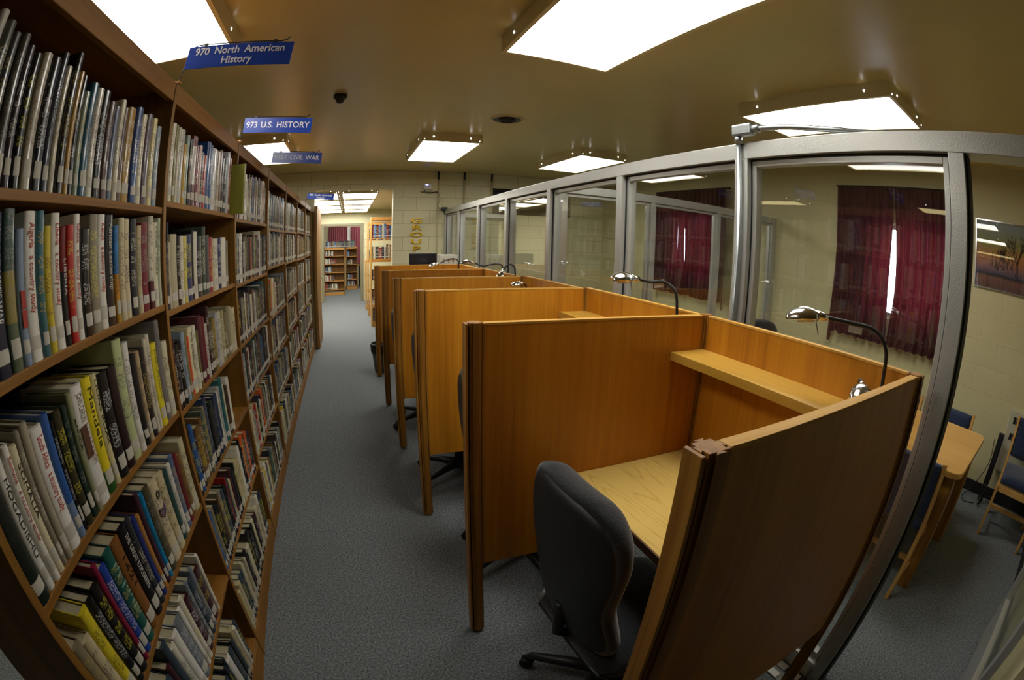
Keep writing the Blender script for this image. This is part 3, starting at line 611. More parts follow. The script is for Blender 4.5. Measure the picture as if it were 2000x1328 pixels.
# ------------------------------------------------------------------ study carrels
PT = 1.32
Ppos = [(.425, .385), (.372, 1.327), (.36, 2.307), (.345, 3.275), (.332, 4.27), (.318, 5.25)]
Bx = [1.325, 1.322, 1.315, 1.305, 1.296, 1.283]; PTZ = [1.325, 1.325, 1.32, 1.305, 1.297, 1.292]
def postpoly(w_=.019, g=.006, d=.007):
    # square post with dovetail tongues on four faces
    p = []; a = w_; t_ = .007; f_ = .010
    for k in range(4):
        c, s = math.cos(k*math.pi/2), math.sin(k*math.pi/2)
        for x, y in [(a, -a), (a, -t_*.7), (a+g, -f_), (a+g, f_), (a, t_*.7)]: p.append((x*c-y*s, x*s+y*c))
    return p
ORDC = ['nearest', 'second', 'third', 'fourth', 'farthest']
for i in range(5):
    (x0, y0), (x1, y1) = Ppos[i], Ppos[i+1]; bx0, bx1 = Bx[i], Bx[i+1]; zt = PTZ[i]; zt1 = PTZ[i+1]
    t = thing('study_carrel', '%s honey oak study carrel in the row beside the aisle' % ORDC[i], 'carrel', (x0, y0, 0), 0, 'study carrels')
    def panel(pt, p, q, zb, za, name):
        p = Vector((*p, 0)); q = Vector((*q, 0)); d = (q-p); L = d.length; ang = math.atan2(d.y, d.x)
        o = MB().box(.03, L-.03, -.0125, .0125, zb, za).build(name, M['wood'], pt, .002)
        o.location = (p.x-x0, p.y-y0, 0); o.rotation_euler = (0, 0, ang)
        e = MB().box(.03, L-.03, -.0135, .0135, za-.006, za+.002).build('edge_strip', M['wood_x'], o, .001)
        for a_, b2 in ((.022, .032), (L-.032, L-.022)): MB().box(a_, b2, -.015, .015, zb, za+.001).build('edge_strip', M['post'], o, .002)
        return o
    def post(pt, p, za, front=False):
        o = MB().prism(postpoly(), .012, za+.004).build('post', M['post'], pt, .0008); o.location = (p[0]-x0, p[1]-y0, 0)
        MB().lathe([(0, 0), (.012, 0), (.014, .006), (.01, .013), (0, .013)], 12).build('foot', M['black'], o)
        if front: MB().box(-.032, -.024, -.02, .02, .012, za+.002).build('edge_strip', M['post'], o, .0015)
    panel(t, (x0, y0), (bx0, y0), .41, zt, 'side_panel'); post(t, (x0, y0), zt, True); post(t, (bx0, y0), zt)
    if i == 4: panel(t, (x1, y1), (bx1, y1), .41, zt1, 'side_panel'); post(t, (x1, y1), zt1, True); post(t, (bx1, y1), zt1)
    panel(t, (bx0, y0), (bx1, y1), .41, (zt+zt1)/2, 'back_panel')
    dx = bx0-x0; W = y1-y0
    if i == 4: W -= .0
    top = MB().box(.37-(x0-.37), dx-.014, .014, W-.014, .726, .756).build('desktop', M['lam'], t, .002)
    box('front_edge', (.3695-(x0-.37)-.006, .3695-(x0-.37), .014, W-.014, .727, .7555), M['edge'], top)
    sh = MB().box(.77-(x0-.37), dx-.014, .014, W-.014, 1.168, 1.19).build('shelf', M['wood_y'], t, .002)
    box('front_edge', (.764-(x0-.37), .77-(x0-.37), .014, W-.014, 1.158, 1.1905), M['wood_y'], sh, .001)
    MB().lathe([(0, 0), (.0065, 0), (.0065, .002), (0, .002)], 14, Matrix.Translation((dx-.0125, W*.72, zt-.06)) @ Matrix.Rotation(-math.pi/2, 4, 'Y')).build('grommet', M['dark'], t)

# ------------------------------------------------------------------ gooseneck lamps
def bez(pts, n=8):
    out = []; P = [Vector(p) for p in pts]; P = [P[0]*2-P[1]]+P+[P[-1]*2-P[-2]]
    for i in range(1, len(P)-2):
        for k in range(n):
            u = k/n; a, b, c, d = P[i-1:i+3]
            out.append(.5*((2*b)+(-a+c)*u+(2*a-5*b+4*c-d)*u*u+(-a+3*b-3*c+d)*u**3))
    return out+[P[-2]]
def lamp(label, pts, hd, tagat=None, hs=1.0):
    """pts world path of the neck, hd = head pointing direction (axis from neck outwards), shade opening turned down"""
    o0 = Vector(pts[0]); t = thing('gooseneck_lamp', label, 'lamp', tuple(o0), 0, 'gooseneck lamps on the carrels')
    path = [p-o0 for p in bez(pts)]
    MB().tube(path, .0062, 10).build('gooseneck', M['cord'], t)
    MB().box(-.014, .02, -.014, .014, -.05, .03).build('clamp', M['black'], t, .003)
    e = path[-1]; d = Vector(hd).normalized(); u = Vector((0, 0, 1)); u = (u-d*u.dot(d)).normalized(); s = d.cross(u)
    Mx = Matrix((( d.x, s.x, u.x, e.x), (d.y, s.y, u.y, e.y), (d.z, s.z, u.z, e.z), (0, 0, 0, 1)))
    # shade: elongated dome, open at the bottom
    def P(a, b):
        th = b*math.pi; x = .02+a*.10; w_ = .038*math.sin(math.pi*min(1, .12+a*.8))**.6; h = .035*math.sin(math.pi*min(1, .15+a*.78))**.7
        return Mx @ Vector((x*hs, w_*math.cos(th)*hs, h*math.sin(th)*hs-.006))
    sh = MB().grid(P, 15, 15).build('lamp_shade', M['chrome'], t, solid=.0015)
    MB().tube([Mx @ Vector((-.012, 0, 0)), Mx @ Vector((.01*hs, 0, .002)), Mx @ Vector((.034*hs, 0, .006))], [.009, .013, .016], 14).build('collar', M['chrome'], t)
    MB().tube([Mx @ Vector((.035*hs, 0, -.004)), Mx @ Vector((.085*hs, 0, -.006))], .011, 12).build('bulb', M['white'], t)
    MB().tube([Mx @ Vector((.03*hs, .0, -.0)), Mx @ Vector((.02*hs, 0, -.05))], .0018, 8).build('switch_rod', M['steel'], t)
    if tagat is not None:
        p = path[int(len(path)*tagat)]; q = path[int(len(path)*tagat)+2]
        dd = (q-p).normalized(); a, b = p-dd*.022, p+dd*.022; n_ = Vector((0, 0, -1))
        tg = MB().add([a+Vector((0, 0, .007)), b+Vector((0, 0, .007)), b+n_*.026, a+n_*.026], [(0, 1, 2, 3)]).build('warning_tag', M['paper'], t, solid=.0008)
    return t
lamp('chrome gooseneck lamp rising highest in the nearest carrel, white tag on its neck', [(1.27, .475, 1.19), (1.265, .478, 1.30), (1.26, .485, 1.38), (1.245, .53, 1.425), (1.21, .60, 1.432), (1.165, .665, 1.436)], (-.55, .8, -.10), .74)
lamp('chrome gooseneck lamp bent low, its head just above the nearest carrel side panel', [(1.285, .56, 1.19), (1.28, .565, 1.25), (1.26, .555, 1.275), (1.235, .535, 1.272)], (-.8, -.4, -.25))
lamp('chrome gooseneck lamp of the second carrel with an orange tag', [(1.265, 1.44, 1.19), (1.262, 1.443, 1.31), (1.255, 1.455, 1.40), (1.22, 1.49, 1.438), (1.16, 1.505, 1.436), (1.09, 1.51, 1.446)], (-1, .05, -.03), .66)
lamp('low chrome lamp head peeking over the third carrel side panel', [(1.27, 3.12, 1.18), (1.265, 3.12, 1.25), (1.24, 3.12, 1.265)], (-.9, 0, -.1), hs=.8)
lamp('chrome gooseneck lamp of the fourth carrel with its head hanging down', [(1.25, 3.31, 1.18), (1.25, 3.31, 1.30), (1.245, 3.315, 1.37), (1.215, 3.33, 1.395), (1.18, 3.34, 1.375), (1.165, 3.345, 1.35)], (-.5, -.1, -1.0))
lamp('chrome gooseneck lamp reaching sideways above the fourth carrel, white tag on its neck', [(1.25, 3.6, 1.18), (1.25, 3.6, 1.32), (1.24, 3.62, 1.375), (1.2, 3.7, 1.378), (1.15, 3.82, 1.355), (1.09, 3.9, 1.375)], (-.9, .3, .0), .62)
lamp('chrome gooseneck lamp of the farthest carrel, tilted down in front of the monitor', [(1.216, 5.0, 1.18), (1.216, 5.0, 1.28), (1.205, 5.0, 1.345), (1.15, 5.0, 1.37), (1.08, 5.0, 1.355), (.99, 5.0, 1.318)], (-.95, 0, -.3), .66)

# ------------------------------------------------------------------ task chairs
def task_chair(label, loc, rz, tilt=.12):
    t = thing('office_chair', label, 'chair', loc, rz, 'black office chairs')
    # local: faces +x
    prof = [(.45, .13), (.48, .18), (.54, .207), (.61, .197), (.68, .185), (.76, .203), (.87, .228), (.95, .216), (1.0, .175), (1.025, .1)]
    def outline(v):
        k = v*(len(prof)-1); i = min(int(k), len(prof)-2); f = k-i
        return prof[i][0]*(1-f)+prof[i+1][0]*f, prof[i][1]*(1-f)+prof[i+1][1]*f
    def xc(z, y): return -.19-(z-.5)*tilt-.05*math.sin((z-.45)*5.2)*.5+1.1*y*y*.55
    def shell(off, sc):
        def P(u, v):
            z, w_ = outline(v); y = (u*2-1)*w_*sc; z = .74+(z-.74)*sc; e = (1-abs(u*2-1)**6)*(1-abs(v*2-1)**8)
            return (xc(z, y)+off*e, y, z)
        return P
    MB().grid(shell(-.018, .93), 17, 21).build('back_shell', M['chairback'], t, solid=.012, sub=1)
    m = MB(); F = shell(.055, 1.0); B_ = shell(-.012, 1.0); nu, nv = 19, 23
    vs = [F(i/(nu-1), j/(nv-1)) for j in range(nv) for i in range(nu)]+[B_(i/(nu-1), j/(nv-1)) for j in range(nv) for i in range(nu)]; o_ = nu*nv
    fs = [(j*nu+i, j*nu+i+1, (j+1)*nu+i+1, (j+1)*nu+i) for j in range(nv-1) for i in range(nu-1)]
    fs += [tuple(o_+q for q in f[::-1]) for f in fs]
    # separate rims so cushion is thick
    vs = [(x+(.025 if k < o_ else 0), y, z) for k, (x, y, z) in enumerate(vs)]
    for i in range(nu-1): fs += [(i+1, i, o_+i, o_+i+1), ((nv-1)*nu+i, (nv-1)*nu+i+1, o_+(nv-1)*nu+i+1, o_+(nv-1)*nu+i)]
    for j in range(nv-1): fs += [(j*nu, (j+1)*nu, o_+(j+1)*nu, o_+j*nu), ((j+1)*nu+nu-1, j*nu+nu-1, o_+j*nu+nu-1, o_+(j+1)*nu+nu-1)]
    m.add(vs, fs, True).build('back_cushion', M['chairfab'], t, sub=1)
    def seat(zo, k):
        def P(u, v):
            x = -.2+v*.46; w_ = .235*(1-.18*abs(v*2-1)**4); y = (u*2-1)*w_; e = (1-abs(u*2-1)**6)*(1-abs(v*2-1)**8)
            return (x, y, .43+zo+k*e)
        return P
    MB().grid(seat(0, .055), 13, 13).build('seat_cushion', M['chairfab'], t, solid=.03)
    MB().grid(seat(-.02, -.03), 9, 9).build('seat_shell', M['black'], t, solid=.012)
    MB().tube([(0, 0, .08), (0, 0, .40)], [.032, .024], 14).build('gas_column', M['black'], t)
    MB().tube([(-.02, 0, .40), (-.16, 0, .40), (-.235, 0, .47), (-.235, 0, .6)], .018, 10).build('back_bracket', M['black'], t)
    for k in range(5):
        a = k*2*math.pi/5+math.radians(135); c, s = math.cos(a), math.sin(a)
        MB().tube([(.02*c, .02*s, .105), (.15*c, .15*s, .095), (.29*c, .29*s, .075), (.30*c, .30*s, .06)], [.03, .024, .017, .014], 10).build('base_arm', M['black'], t)
        cs = MB()
        for q in (-.014, .014):
            Mx = Matrix.Translation((.305*c-q*s, .305*s+q*c, .027)) @ Matrix.Rotation(a, 4, 'Z') @ Matrix.Rotation(math.pi/2, 4, 'X')
            cs.lathe([(0, -.009), (.022, -.009), (.027, -.004), (.027, .004), (.022, .009), (0, .009)], 18, Mx)
        cs.tube([(.30*c, .30*s, .03), (.30*c, .30*s, .068)], .007, 8).build('caster', M['rubber'], t)
    return t
CH = task_chair('black office chair with a contoured back pulled up to the nearest carrel', (.72, .86, 0), .06)
def chair_copy(label, loc, rz):
    c = copytree(CH); c.location = loc; c.rotation_euler = (0, 0, rz); c['label'] = label; return c
chair_copy('black office chair in the second carrel, edge of its back showing past the side panel', (.73, 1.79, 0), .0)
chair_copy('black office chair in the third carrel, thin dark sliver beyond the side panel', (.66, 2.74, 0), .05)
chair_copy('black office chair in the fourth carrel, only casters visible under the panel', (.62, 3.75, 0), -.1)
chair_copy('black office chair inside the glass-walled room, rounded top seen over the carrels', (3.27, 2.42, 0), -1.9)

# ------------------------------------------------------------------ waste bin, things behind the last carrel
t = thing('waste_bin', 'grey waste bin with a black liner at the end of the carrel row', 'bin', (.36, 5.45, 0))
MB().lathe([(0, .002), (.085, .002), (.09, .01), (.125, .345), (.13, .35), (.12, .35), (.085, .015), (0, .012)], 28).build('bucket', M['bin'], t)
MB().lathe([(.122, .24), (.13, .26), (.135, .355), (.128, .362), (.118, .355), (.11, .25)], 28).build('bin_liner', M['black'], t)
t = thing('computer_desk', 'plain desk behind the last carrel carrying the dark monitor', 'desk', (.62, 5.36, 0))
box('desktop', (0, .72, 0, .5, .72, .75), M['lam'], t, .002)
for (x, y) in ((.03, .03), (.69, .03), (.03, .47), (.69, .47)): box('leg', (x-.02, x+.02, y-.02, y+.02, 0, .72), M['post'], t)
t = thing('computer_monitor', 'dark flat monitor standing beyond the last carrel by the block wall', 'monitor', (.88, 5.45, .75))
box('stand_base', (-.12, .12, -.06, .12, 0, .02), M['black'], t, .004); box('stand_neck', (-.03, .03, 0, .03, .02, .45), M['black'], t)
sc = MB().box(-.168, .168, -.03, -.005, .38, .67).build('screen_housing', M['black'], t, .006)
M['screen'] = plain('dark_blue_screen', '#10141f', .25)
box('screen', (-.158, .158, -.0315, -.0302, .392, .66), M['screen'], sc)
t = thing('paper_carton', 'pale carton printed with three brown arrows beside the monitor', 'carton', (1.10, 5.48, .75))
bx = box('box', (0, .21, 0, .2, 0, .645), M['paper'], t, .003)
M['brown'] = plain('brown_print', '#7a5a34', .7)
for k in range(3):
    x = .045+k*.06
    MB().prism([(x-.016, .58), (x+.016, .58), (x, .605)], -.0008, 0, 'y').box(x-.005, x+.005, -.0008, 0, .55, .58).build('printed_arrow', M['brown'], t)

# ------------------------------------------------------------------ far wall details
t = thing('wall_router', 'white router box with a blue light high on the far block wall', 'router', (1.09, D, 2.31))
box('backplate', (0, .25, -.02, 0, 0, .22), M['housing'], t); r_ = box('device', (.02, .15, -.06, -.02, .045, .135), M['white'], t, .006)
box('status_light', (.05, .09, -.062, -.06, .112, .122), M['led'], r_)
box('ledge', (-.02, .24, -.07, -.02, 0, .008), M['dark'], t)
MB().tube(bez([(.03, -.05, .05), (.06, -.07, -.01), (.12, -.06, -.02), (.2, -.06, .01), (.25, -.04, .0), (.28, -.03, -.1), (.25, -.03, -.2), (.3, -.03, -.27)], 5), .003, 6).build('cable', M['cord'], t)
t = thing('camera_bracket', 'small black bracket on the far wall above the partition end', 'bracket', (1.42, D, 2.0))
MB().box(-.02, .07, -.06, 0, .03, .085).box(.02, .06, -.05, -.01, -.03, .03).build('body', M['black'], t, .006)
for i, ch in enumerate('GROUP STUDY'):
    if ch == ' ': continue
    z = 1.87-.106*i+(.0 if i < 5 else .04)
    o = text('wall_letter', ch, .105, M['gold'], None, (1.02, D-.012, z), (math.pi/2, 0, 0), .010, sx=2.3, bev=.003)
    pos = ['first', 'second', 'third', 'fourth', 'fifth', '', 'sixth', 'seventh', 'eighth', 'ninth', 'tenth'][i]
    tag(o, 'polished gold letter %s, %s from the top in the column on the far wall' % (ch, pos), 'letter', 'gold wall letters')

# ------------------------------------------------------------------ glass partitions
def post_profile(mb, x0, x1, y0, y1, z0, z1): mb.box(x0, x1, y0, y1, z0, z1)
t = thing('glass_partition', 'long aluminium framed glass partition behind the carrels', 'partition', (1.45, .285, 0))
PY = [.318, 1.278, 2.21, 3.18, 4.14, 5.11, 6.08, 6.94]
y_ = lambda y: y-.285
box('top_rail', (0, .1, y_(-.5)+.001, y_(6.969), 1.978, 2.046), M['alu'], t, .002)
box('bottom_rail', (0, .1, y_(.34), y_(6.969), 0, .1), M['alu'], t, .002)
for i, y in enumerate(PY):
    hw = .03 if i != 1 else .036
    box('mullion', (0, .1, y_(y-hw), y_(y+hw) if i < 7 else y_(6.969), .1 if i else 0, 1.978), M['alu'], t, .002)
    if i < 7:
        a, b = y+hw, PY[i+1]-.03
        m = MB(); m.box(.03, .07, y_(a), y_(a)+.03, .1, 1.978).box(.03, .07, y_(b)-.03, y_(b), .1, 1.978)
        m.box(.03, .07, y_(a)+.03, y_(b)-.03, 1.946, 1.978).box(.03, .07, y_(a)+.03, y_(b)-.03, .1, .13)
        m.build('glazing_bead', M['alu'], t, .002)
        MB().box(.024, .03, y_(a), y_(a)+.008, .1, 1.978).box(.024, .03, y_(b)-.008, y_(b), .1, 1.978).box(.024, .03, y_(a), y_(b), 1.97, 1.978).build('gasket_gap_shade', M['rubber'], t)  # black strips in the crease paint the shadow gap between rail and bead
        box('glass_pane', (.047, .053, y_(a)+.02, y_(b)-.02, .12, 1.955), M['glass'], t)
MB().box(.02, .08, -.006, 0, 0, 1.978).build('gasket_gap_shade', M['rubber'], t)
t = thing('cross_partition', 'aluminium framed glass partition running to the curtained wall between the two rooms', 'partition', (1.551, 3.17, 0))
CXp = [0, .865, 1.69, 2.6]
box('top_rail', (0, 2.675, 0, .08, 1.965, 2.03), M['alu'], t, .002)
box('bottom_rail', (0, 2.675, 0, .08, 0, .1), M['alu'], t, .002)
for i, x in enumerate(CXp):
    box('mullion', (x, x+(.05 if i < 3 else .075), 0, .08, .1, 1.965), M['alu'], t, .002)
    if i < 3:
        a, b = x+.05, CXp[i+1]
        MB().box(a, a+.025, .025, .055, .1, 1.965).box(b-.025, b, .025, .055, .1, 1.965).box(a+.025, b-.025, .025, .055, 1.94, 1.965).build('glazing_bead', M['alu'], t, .0015)
        box('glass_pane', (a+.015, b-.015, .038, .042, .1, 1.94), M['glass'], t)
t = thing('far_window_frame', 'grey metal frame at the far end of the second glass room', 'frame', (1.56, 6.86, 0))
MB().box(0, .9, 0, .06, 1.93, 1.99).box(.84, .9, 0, .06, 0, 1.93).box(0, .05, 0, .06, 0, 1.93).build('frame', M['alu'], t, .002)
box('glass_pane', (.05, .84, .028, .033, .02, 1.93), M['glass'], t)
# electrical conduit on the partition
t = thing('steel_conduit', 'galvanised conduit with a junction box running up a partition mullion and along the top rail', 'pipe', (1.434, 1.275, 0))
MB().tube([(0, 0, .3), (0, 0, 2.05)], .0115, 12).build('riser', M['steel'], t)
MB().box(-.022, .018, -.085, .022, 2.07, 2.12).build('junction_box', M['steel'], t, .008)
MB().tube([(0, 0, 2.04), (0, 0, 2.075)], .017, 14).build('coupling', M['steel'], t); MB().tube([(0, -.08, 2.095), (0, -.12, 2.095)], .018, 14).build('coupling', M['steel'], t)
MB().tube(bez([(0, -.09, 2.095), (.01, -.25, 2.088), (.05, -.45, 2.072), (.10, -.7, 2.062), (.11, -1.5, 2.06)], 5), .0115, 12).build('run', M['steel'], t)
# open glass door
t = tag(thing('door_1', 'aluminium framed glass door standing open into the room', 'door', (1.56, -.41, 0)), kind='structure')
MB().box(.06, .86, -.02, .02, .01, .26).box(.06, .86, -.02, .02, 1.86, 1.96).box(0, .06, -.02, .02, .01, 1.96).box(.86, .92, -.02, .02, .01, 1.96).build('door_frame', M['alu'], t, .002)
box('glass_pane', (.06, .86, -.003, .003, .26, 1.86), M['glass'], t)
MB().tube([(.84, .05, .95), (.84, .05, 1.15)], .01, 10).tube([(.84, .02, .96), (.84, .05, .96)], .008, 8).tube([(.84, .02, 1.14), (.84, .05, 1.14)], .008, 8).build('pull_handle', M['alu'], t)
# floor register strips beside the partition foot
t = thing('floor_register', 'white slatted floor register at the foot of the glass partition', 'register', (1.385, .36, 0))
box('plate', (-.045, .06, 0, .15, 0, .004), M['alu_d'], t)
for x in (-.042, .02): MB().box(x, x+.035, .005, .065, .004, .008).box(x, x+.035, .09, .145, .004, .008).build('slat', M['white'], t)

# ------------------------------------------------------------------ curtains
def curtain(label, ya, yb, ztop, zbot, slit, seed, flare=0.0):
    rnd = random.Random(seed); t = thing('curtain_pair', label, 'curtain', (BW-.09, (ya+yb)/2, zbot), 0, 'burgundy curtains')
    MB().tube([(.03, (ya-yb)/2-.04, ztop-zbot+.012), (.03, (yb-ya)/2+.04, ztop-zbot+.012)], .009, 8).build('curtain_rail', M['dark'], t)
    for yy in ((ya-yb)/2, 0, (yb-ya)/2): MB().tube([(.03, yy, ztop-zbot+.012), (.0899, yy, ztop-zbot+.012)], .006, 8).build('rail_bracket', M['dark'], t)
    for side in (0, 1):
        y0, y1 = (ya, slit) if side == 0 else (slit, yb)
        nf = max(4, int((y1-y0)/.082)); ph = rnd.random()*6; H = ztop-zbot
        amps = [rnd.uniform(.6, 1.2) for _ in range(nf+2)]; lens = [rnd.uniform(-.012, .012) for _ in range(nf+2)]
        def P(u, v):
            s = u*nf; k = int(s); a = amps[k]*(1-(s-k))+amps[min(k+1, nf+1)]*(s-k)
            z = (1-v)*H+(lens[k]+.012*math.cos(2*math.pi*s+ph))*v
            wv = math.sin(2*math.pi*s+ph)*.036*a*(.6+.4*v)+.008*math.sin(5.3*s+9*v+ph)
            y = y0+(y1-y0)*u
            # opening along the slit: the free edge pulls back between rail and hem
            op = .03*math.sin(math.pi*min(1, max(0, (v-.12)/.75)))**1.0*(.4+v)
            if side == 0: y -= op*u**3
            else: y += op*(1-u)**3
            e = (u if side else (1-u))
            edge = (1-u) if side == 0 else u
            y += (-.03 if side == 0 else .03)*max(0, edge-.85)/.15*v
            if edge > .96: z -= .09*v
            return (wv*.9, y-(ya+yb)/2, z)
        MB().grid(P, nf*14+1, 18).build('curtain_panel', M['curtain'], t)
    return t
curtain('burgundy pleated curtains with a daylight slit, seen through the nearest glass pane', .98, 2.27, 2.375, .965, 1.615, 3)
curtain('burgundy pleated curtains of the room behind the cross partition, bright slit at their middle', 3.90, 5.32, 2.375, .99, 4.66, 5)

# ------------------------------------------------------------------ framed picture, heater
t = thing('framed_picture', 'framed photograph of trees at dusk over water on the right wall', 'picture', (BW-.001, .742, 1.64))
Lp = 1.02; Hp = .555
m, nt, b = newmat('dusk_landscape_print')
n = N(nt, 'ShaderNodeTexNoise'); setin(n, Scale=3.0, Detail=5.0); nt.links.new(coords(nt, (1, 1, 5)), n.inputs['Vector'])
sp = N(nt, 'ShaderNodeSeparateXYZ'); nt.links.new(coords(nt), sp.inputs[0])
ad = N(nt, 'ShaderNodeMath', operation='MULTIPLY_ADD'); ad.inputs[1].default_value = .06; nt.links.new(n.outputs[0], ad.inputs[0]); nt.links.new(sp.outputs[2], ad.inputs[2])
dv = N(nt, 'ShaderNodeMath', operation='DIVIDE'); dv.inputs[1].default_value = Hp; nt.links.new(ad.outputs[0], dv.inputs[0])
nt.links.new(ramp(nt, dv.outputs[0], [(.0, '#3c2428'), (.22, '#7a463c'), (.27, '#1c1820'), (.31, '#5c4c64'), (.42, '#9a5440'), (.56, '#b8783c'), (.74, '#8a844c'), (.98, '#868c94')]), b.inputs['Base Color'])
b.inputs['Roughness'].default_value = .6
pr = box('print', (-.012, -.008, -Lp+.012, -.012, .012, Hp-.012), m, t)
fr = MB(); fr.box(-.022, 0, -Lp, 0, 0, .01).box(-.022, 0, -Lp, 0, Hp-.01, Hp).box(-.022, 0, -.01, 0, .01, Hp-.01).box(-.022, 0, -Lp, -Lp+.01, .01, Hp-.01)
fr.build('frame', M['chrome'], t)
M['sil'] = plain('printed_silhouette', '#17130f', .6)
tr = MB(); rnd = random.Random(4)
def branch(y, z, a, L, wd, dep):
    y2, z2 = y+math.cos(a)*L, z+math.sin(a)*L
    if not (-Lp+.02 < y2 < -.02 and z2 < Hp-.02): return
    tr.tube([(-.0125, y, z), (-.0125, y2, z2)], [wd, wd*.7], 4)
    if dep:
        for _ in range(3): branch(y2, z2, a+rnd.uniform(-.7, .7), L*rnd.uniform(.6, .85), wd*.62, dep-1)
branch(-.30, .17, 1.57, .055, .004, 5); branch(-.24, .16, 1.7, .05, .004, 5); branch(-.36, .16, 1.4, .05, .004, 4); branch(-.44, .14, 1.6, .1, .006, 4); branch(-.46, .12, 1.55, .12, .006, 4)
for k in range(30): yy = -rnd.uniform(.12, .42); tr.tube([(-.0125, yy, .17+rnd.random()*.03), (-.0125, yy+rnd.uniform(-.02, .02), .2+rnd.random()*.12)], .0022, 4)
tr.build('tree_silhouettes', M['sil'], t)
box('glazing', (-.0175, -.0155, -Lp+.01, -.01, .01, Hp-.01), M['glass'], t)
t = thing('wall_heater', 'pale wall heater with two dark grilles low on the right wall', 'heater', (BW, .125, .28))
box('case', (-.07, 0, -.55, 0, 0, .5), M['heat'], t, .005)
for z in (.4, .27):
    g_ = box('grille', (-.072, -.07, -.5, -.05, z, z+.055), M['dark'], t)
    for k in range(10): box('grille_bar', (-.0735, -.072, -.49+k*.045, -.485+k*.045, z+.004, z+.05), M['grey'], g_)
t = thing('rolling_stand', 'narrow black upright panel on thin legs beside the wall heater', 'stand', (4.06, .15, 0))
box('panel', (-.02, .02, -.03, .03, .17, .6), M['black'], t, .004)
MB().tube([(0, -.02, .02), (0, -.02, .2)], .008, 8).tube([(0, .02, .2), (0, .02, .02)], .008, 8).build('legs', M['dark'], t)
MB().tube([(-.1, 0, .03), (.1, 0, .03)], .01, 8).build('foot_bar', M['dark'], t)
tag(MB().tube(bez([(4.2, .22, .5), (4.15, .2, .3), (4.16, .3, .05), (4.05, .35, .008), (3.95, .3, .006), (4.0, .2, .006)], 6), .004, 6).build('loose_cable', M['cord'], None), 'thin black cable hanging by the heater and trailing on the carpet', 'cable')

# ------------------------------------------------------------------ study table and its chairs
t = thing('study_table', 'light maple table with rounded corners in the glass-walled room', 'table', (2.36, .25, 0))
def rrect(w_, l, r):
    p = []
    for cx, cy, a0 in ((w_-r, r, -90), (w_-r, l-r, 0), (r, l-r, 90), (r, r, 180)):
        p += [(cx+r*math.cos(math.radians(a0+k*15)), cy+r*math.sin(math.radians(a0+k*15))) for k in range(7)]
    return p
MB().prism(rrect(.88, 1.8, .07), .708, .74).build('tabletop', M['lam_t'], t, .003)
MB().box(.09, .79, .06, .08, .63, .708).box(.09, .79, 1.72, 1.74, .63, .708).box(.07, .09, .08, 1.72, .63, .708).box(.79, .81, .08, 1.72, .63, .708).build('apron', M['post'], t)
for x in (.06, .75):
    for y in (.04, 1.69): box('leg', (x, x+.07, y, y+.07, 0, .708), M['post'], t, .004)
def study_chair(label, loc, rz):
    # local: faces +x, width along y
    t = thing('library_chair', label, 'chair', loc, rz, 'navy upholstered wooden chairs')
    W = .23
    for s in (-1, 1):
        y = s*(W-.012)
        MB().prism([(-.25, 0), (-.215, 0), (-.17, .42), (-.215, .80), (-.245, .80), (-.205, .42)], y-.012, y+.012, 'y').build('leg', M['maple'], t, .004)
        box('leg', (.2, .235, y-.012, y+.012, 0, .40), M['maple'], t, .003)
        box('side_rail', (-.2, .2, y-.009, y+.009, .36, .405), M['maple'], t, .002)
        box('stretcher', (-.22, .2, y-.008, y+.008, .13, .16), M['maple'], t, .002)
    box('front_rail', (.205, .225, -W+.024, W-.024, .35, .40), M['maple'], t, .002)
    box('stretcher', (-.03, -.005, -W+.02, W-.02, .13, .16), M['maple'], t, .002)
    MB().grid(lambda u, v: (-.2+v*.43, (u*2-1)*(W-.03), .425+.03*(1-abs(u*2-1)**6)*(1-abs(v*2-1)**6)), 11, 11).build('seat', M['bluefab'], t, solid=.035)
    MB().grid(lambda u, v: (-.215-.028*v+.0*u+.02*(1-abs(u*2-1)**6)*(1-abs(v*2-1)**6), (u*2-1)*(W-.026), .5+v*.285), 11, 9).build('backrest', M['bluefab'], t, solid=.03)
    return t
SCH = study_chair('navy upholstered chair nearest the doorway on the glass side of the table', (2.49, .57, 0), 0)
def sc_copy(label, loc, rz):
    c = copytree(SCH); c.location = loc; c.rotation_euler = (0, 0, rz); c['label'] = label
sc_copy('navy upholstered chair behind the carrel on the glass side of the table', (2.49, 1.10, 0), 0)
sc_copy('navy upholstered chair on the far side of the table nearest the heater', (3.19, .63, 0), math.pi)
sc_copy('navy upholstered chair on the far side of the table, left of its neighbour', (3.19, 1.12, 0), math.pi)
sc_copy('navy upholstered chair standing alone by the wall heater', (3.74, -.2, 0), math.pi)

# ------------------------------------------------------------------ rooms beyond the opening
def simple_case(name, label, x0, x1, y0, y1, h, shelves, mat, group, back=None, grid='case_x', rowfill=None):
    t = thing(name, label, 'bookcase', (x0, y0, 0), 0, group); W = x1-x0; Dp = y1-y0
    box('side_panel', (0, .03, 0, Dp, 0, h), M[mat], t, .006); box('side_panel', (W-.03, W, 0, Dp, 0, h), M[mat], t, .006)
    box('top_panel', (.03, W-.03, 0, Dp, h-.06, h), M[grid], t, .003)
    box('kickboard', (.03, W-.03, .01, .03, 0, .09), M[grid], t)
    if back: box('back_panel', (.03, W-.03, Dp-.01, Dp, .09, h-.06), M[back], t)
    for z in shelves: box('shelf', (.03, W-.03, .005, Dp-.011, z-.018, z), M[grid], t)
    return t
simple_case('bookcase', 'light oak bookcase just past the right side of the wall opening', .39, 1.55, 8.45, 8.75, 2.01, [1.63, 1.25, .87, .5, .11], 'maple', 'light oak bookcases beyond the opening')
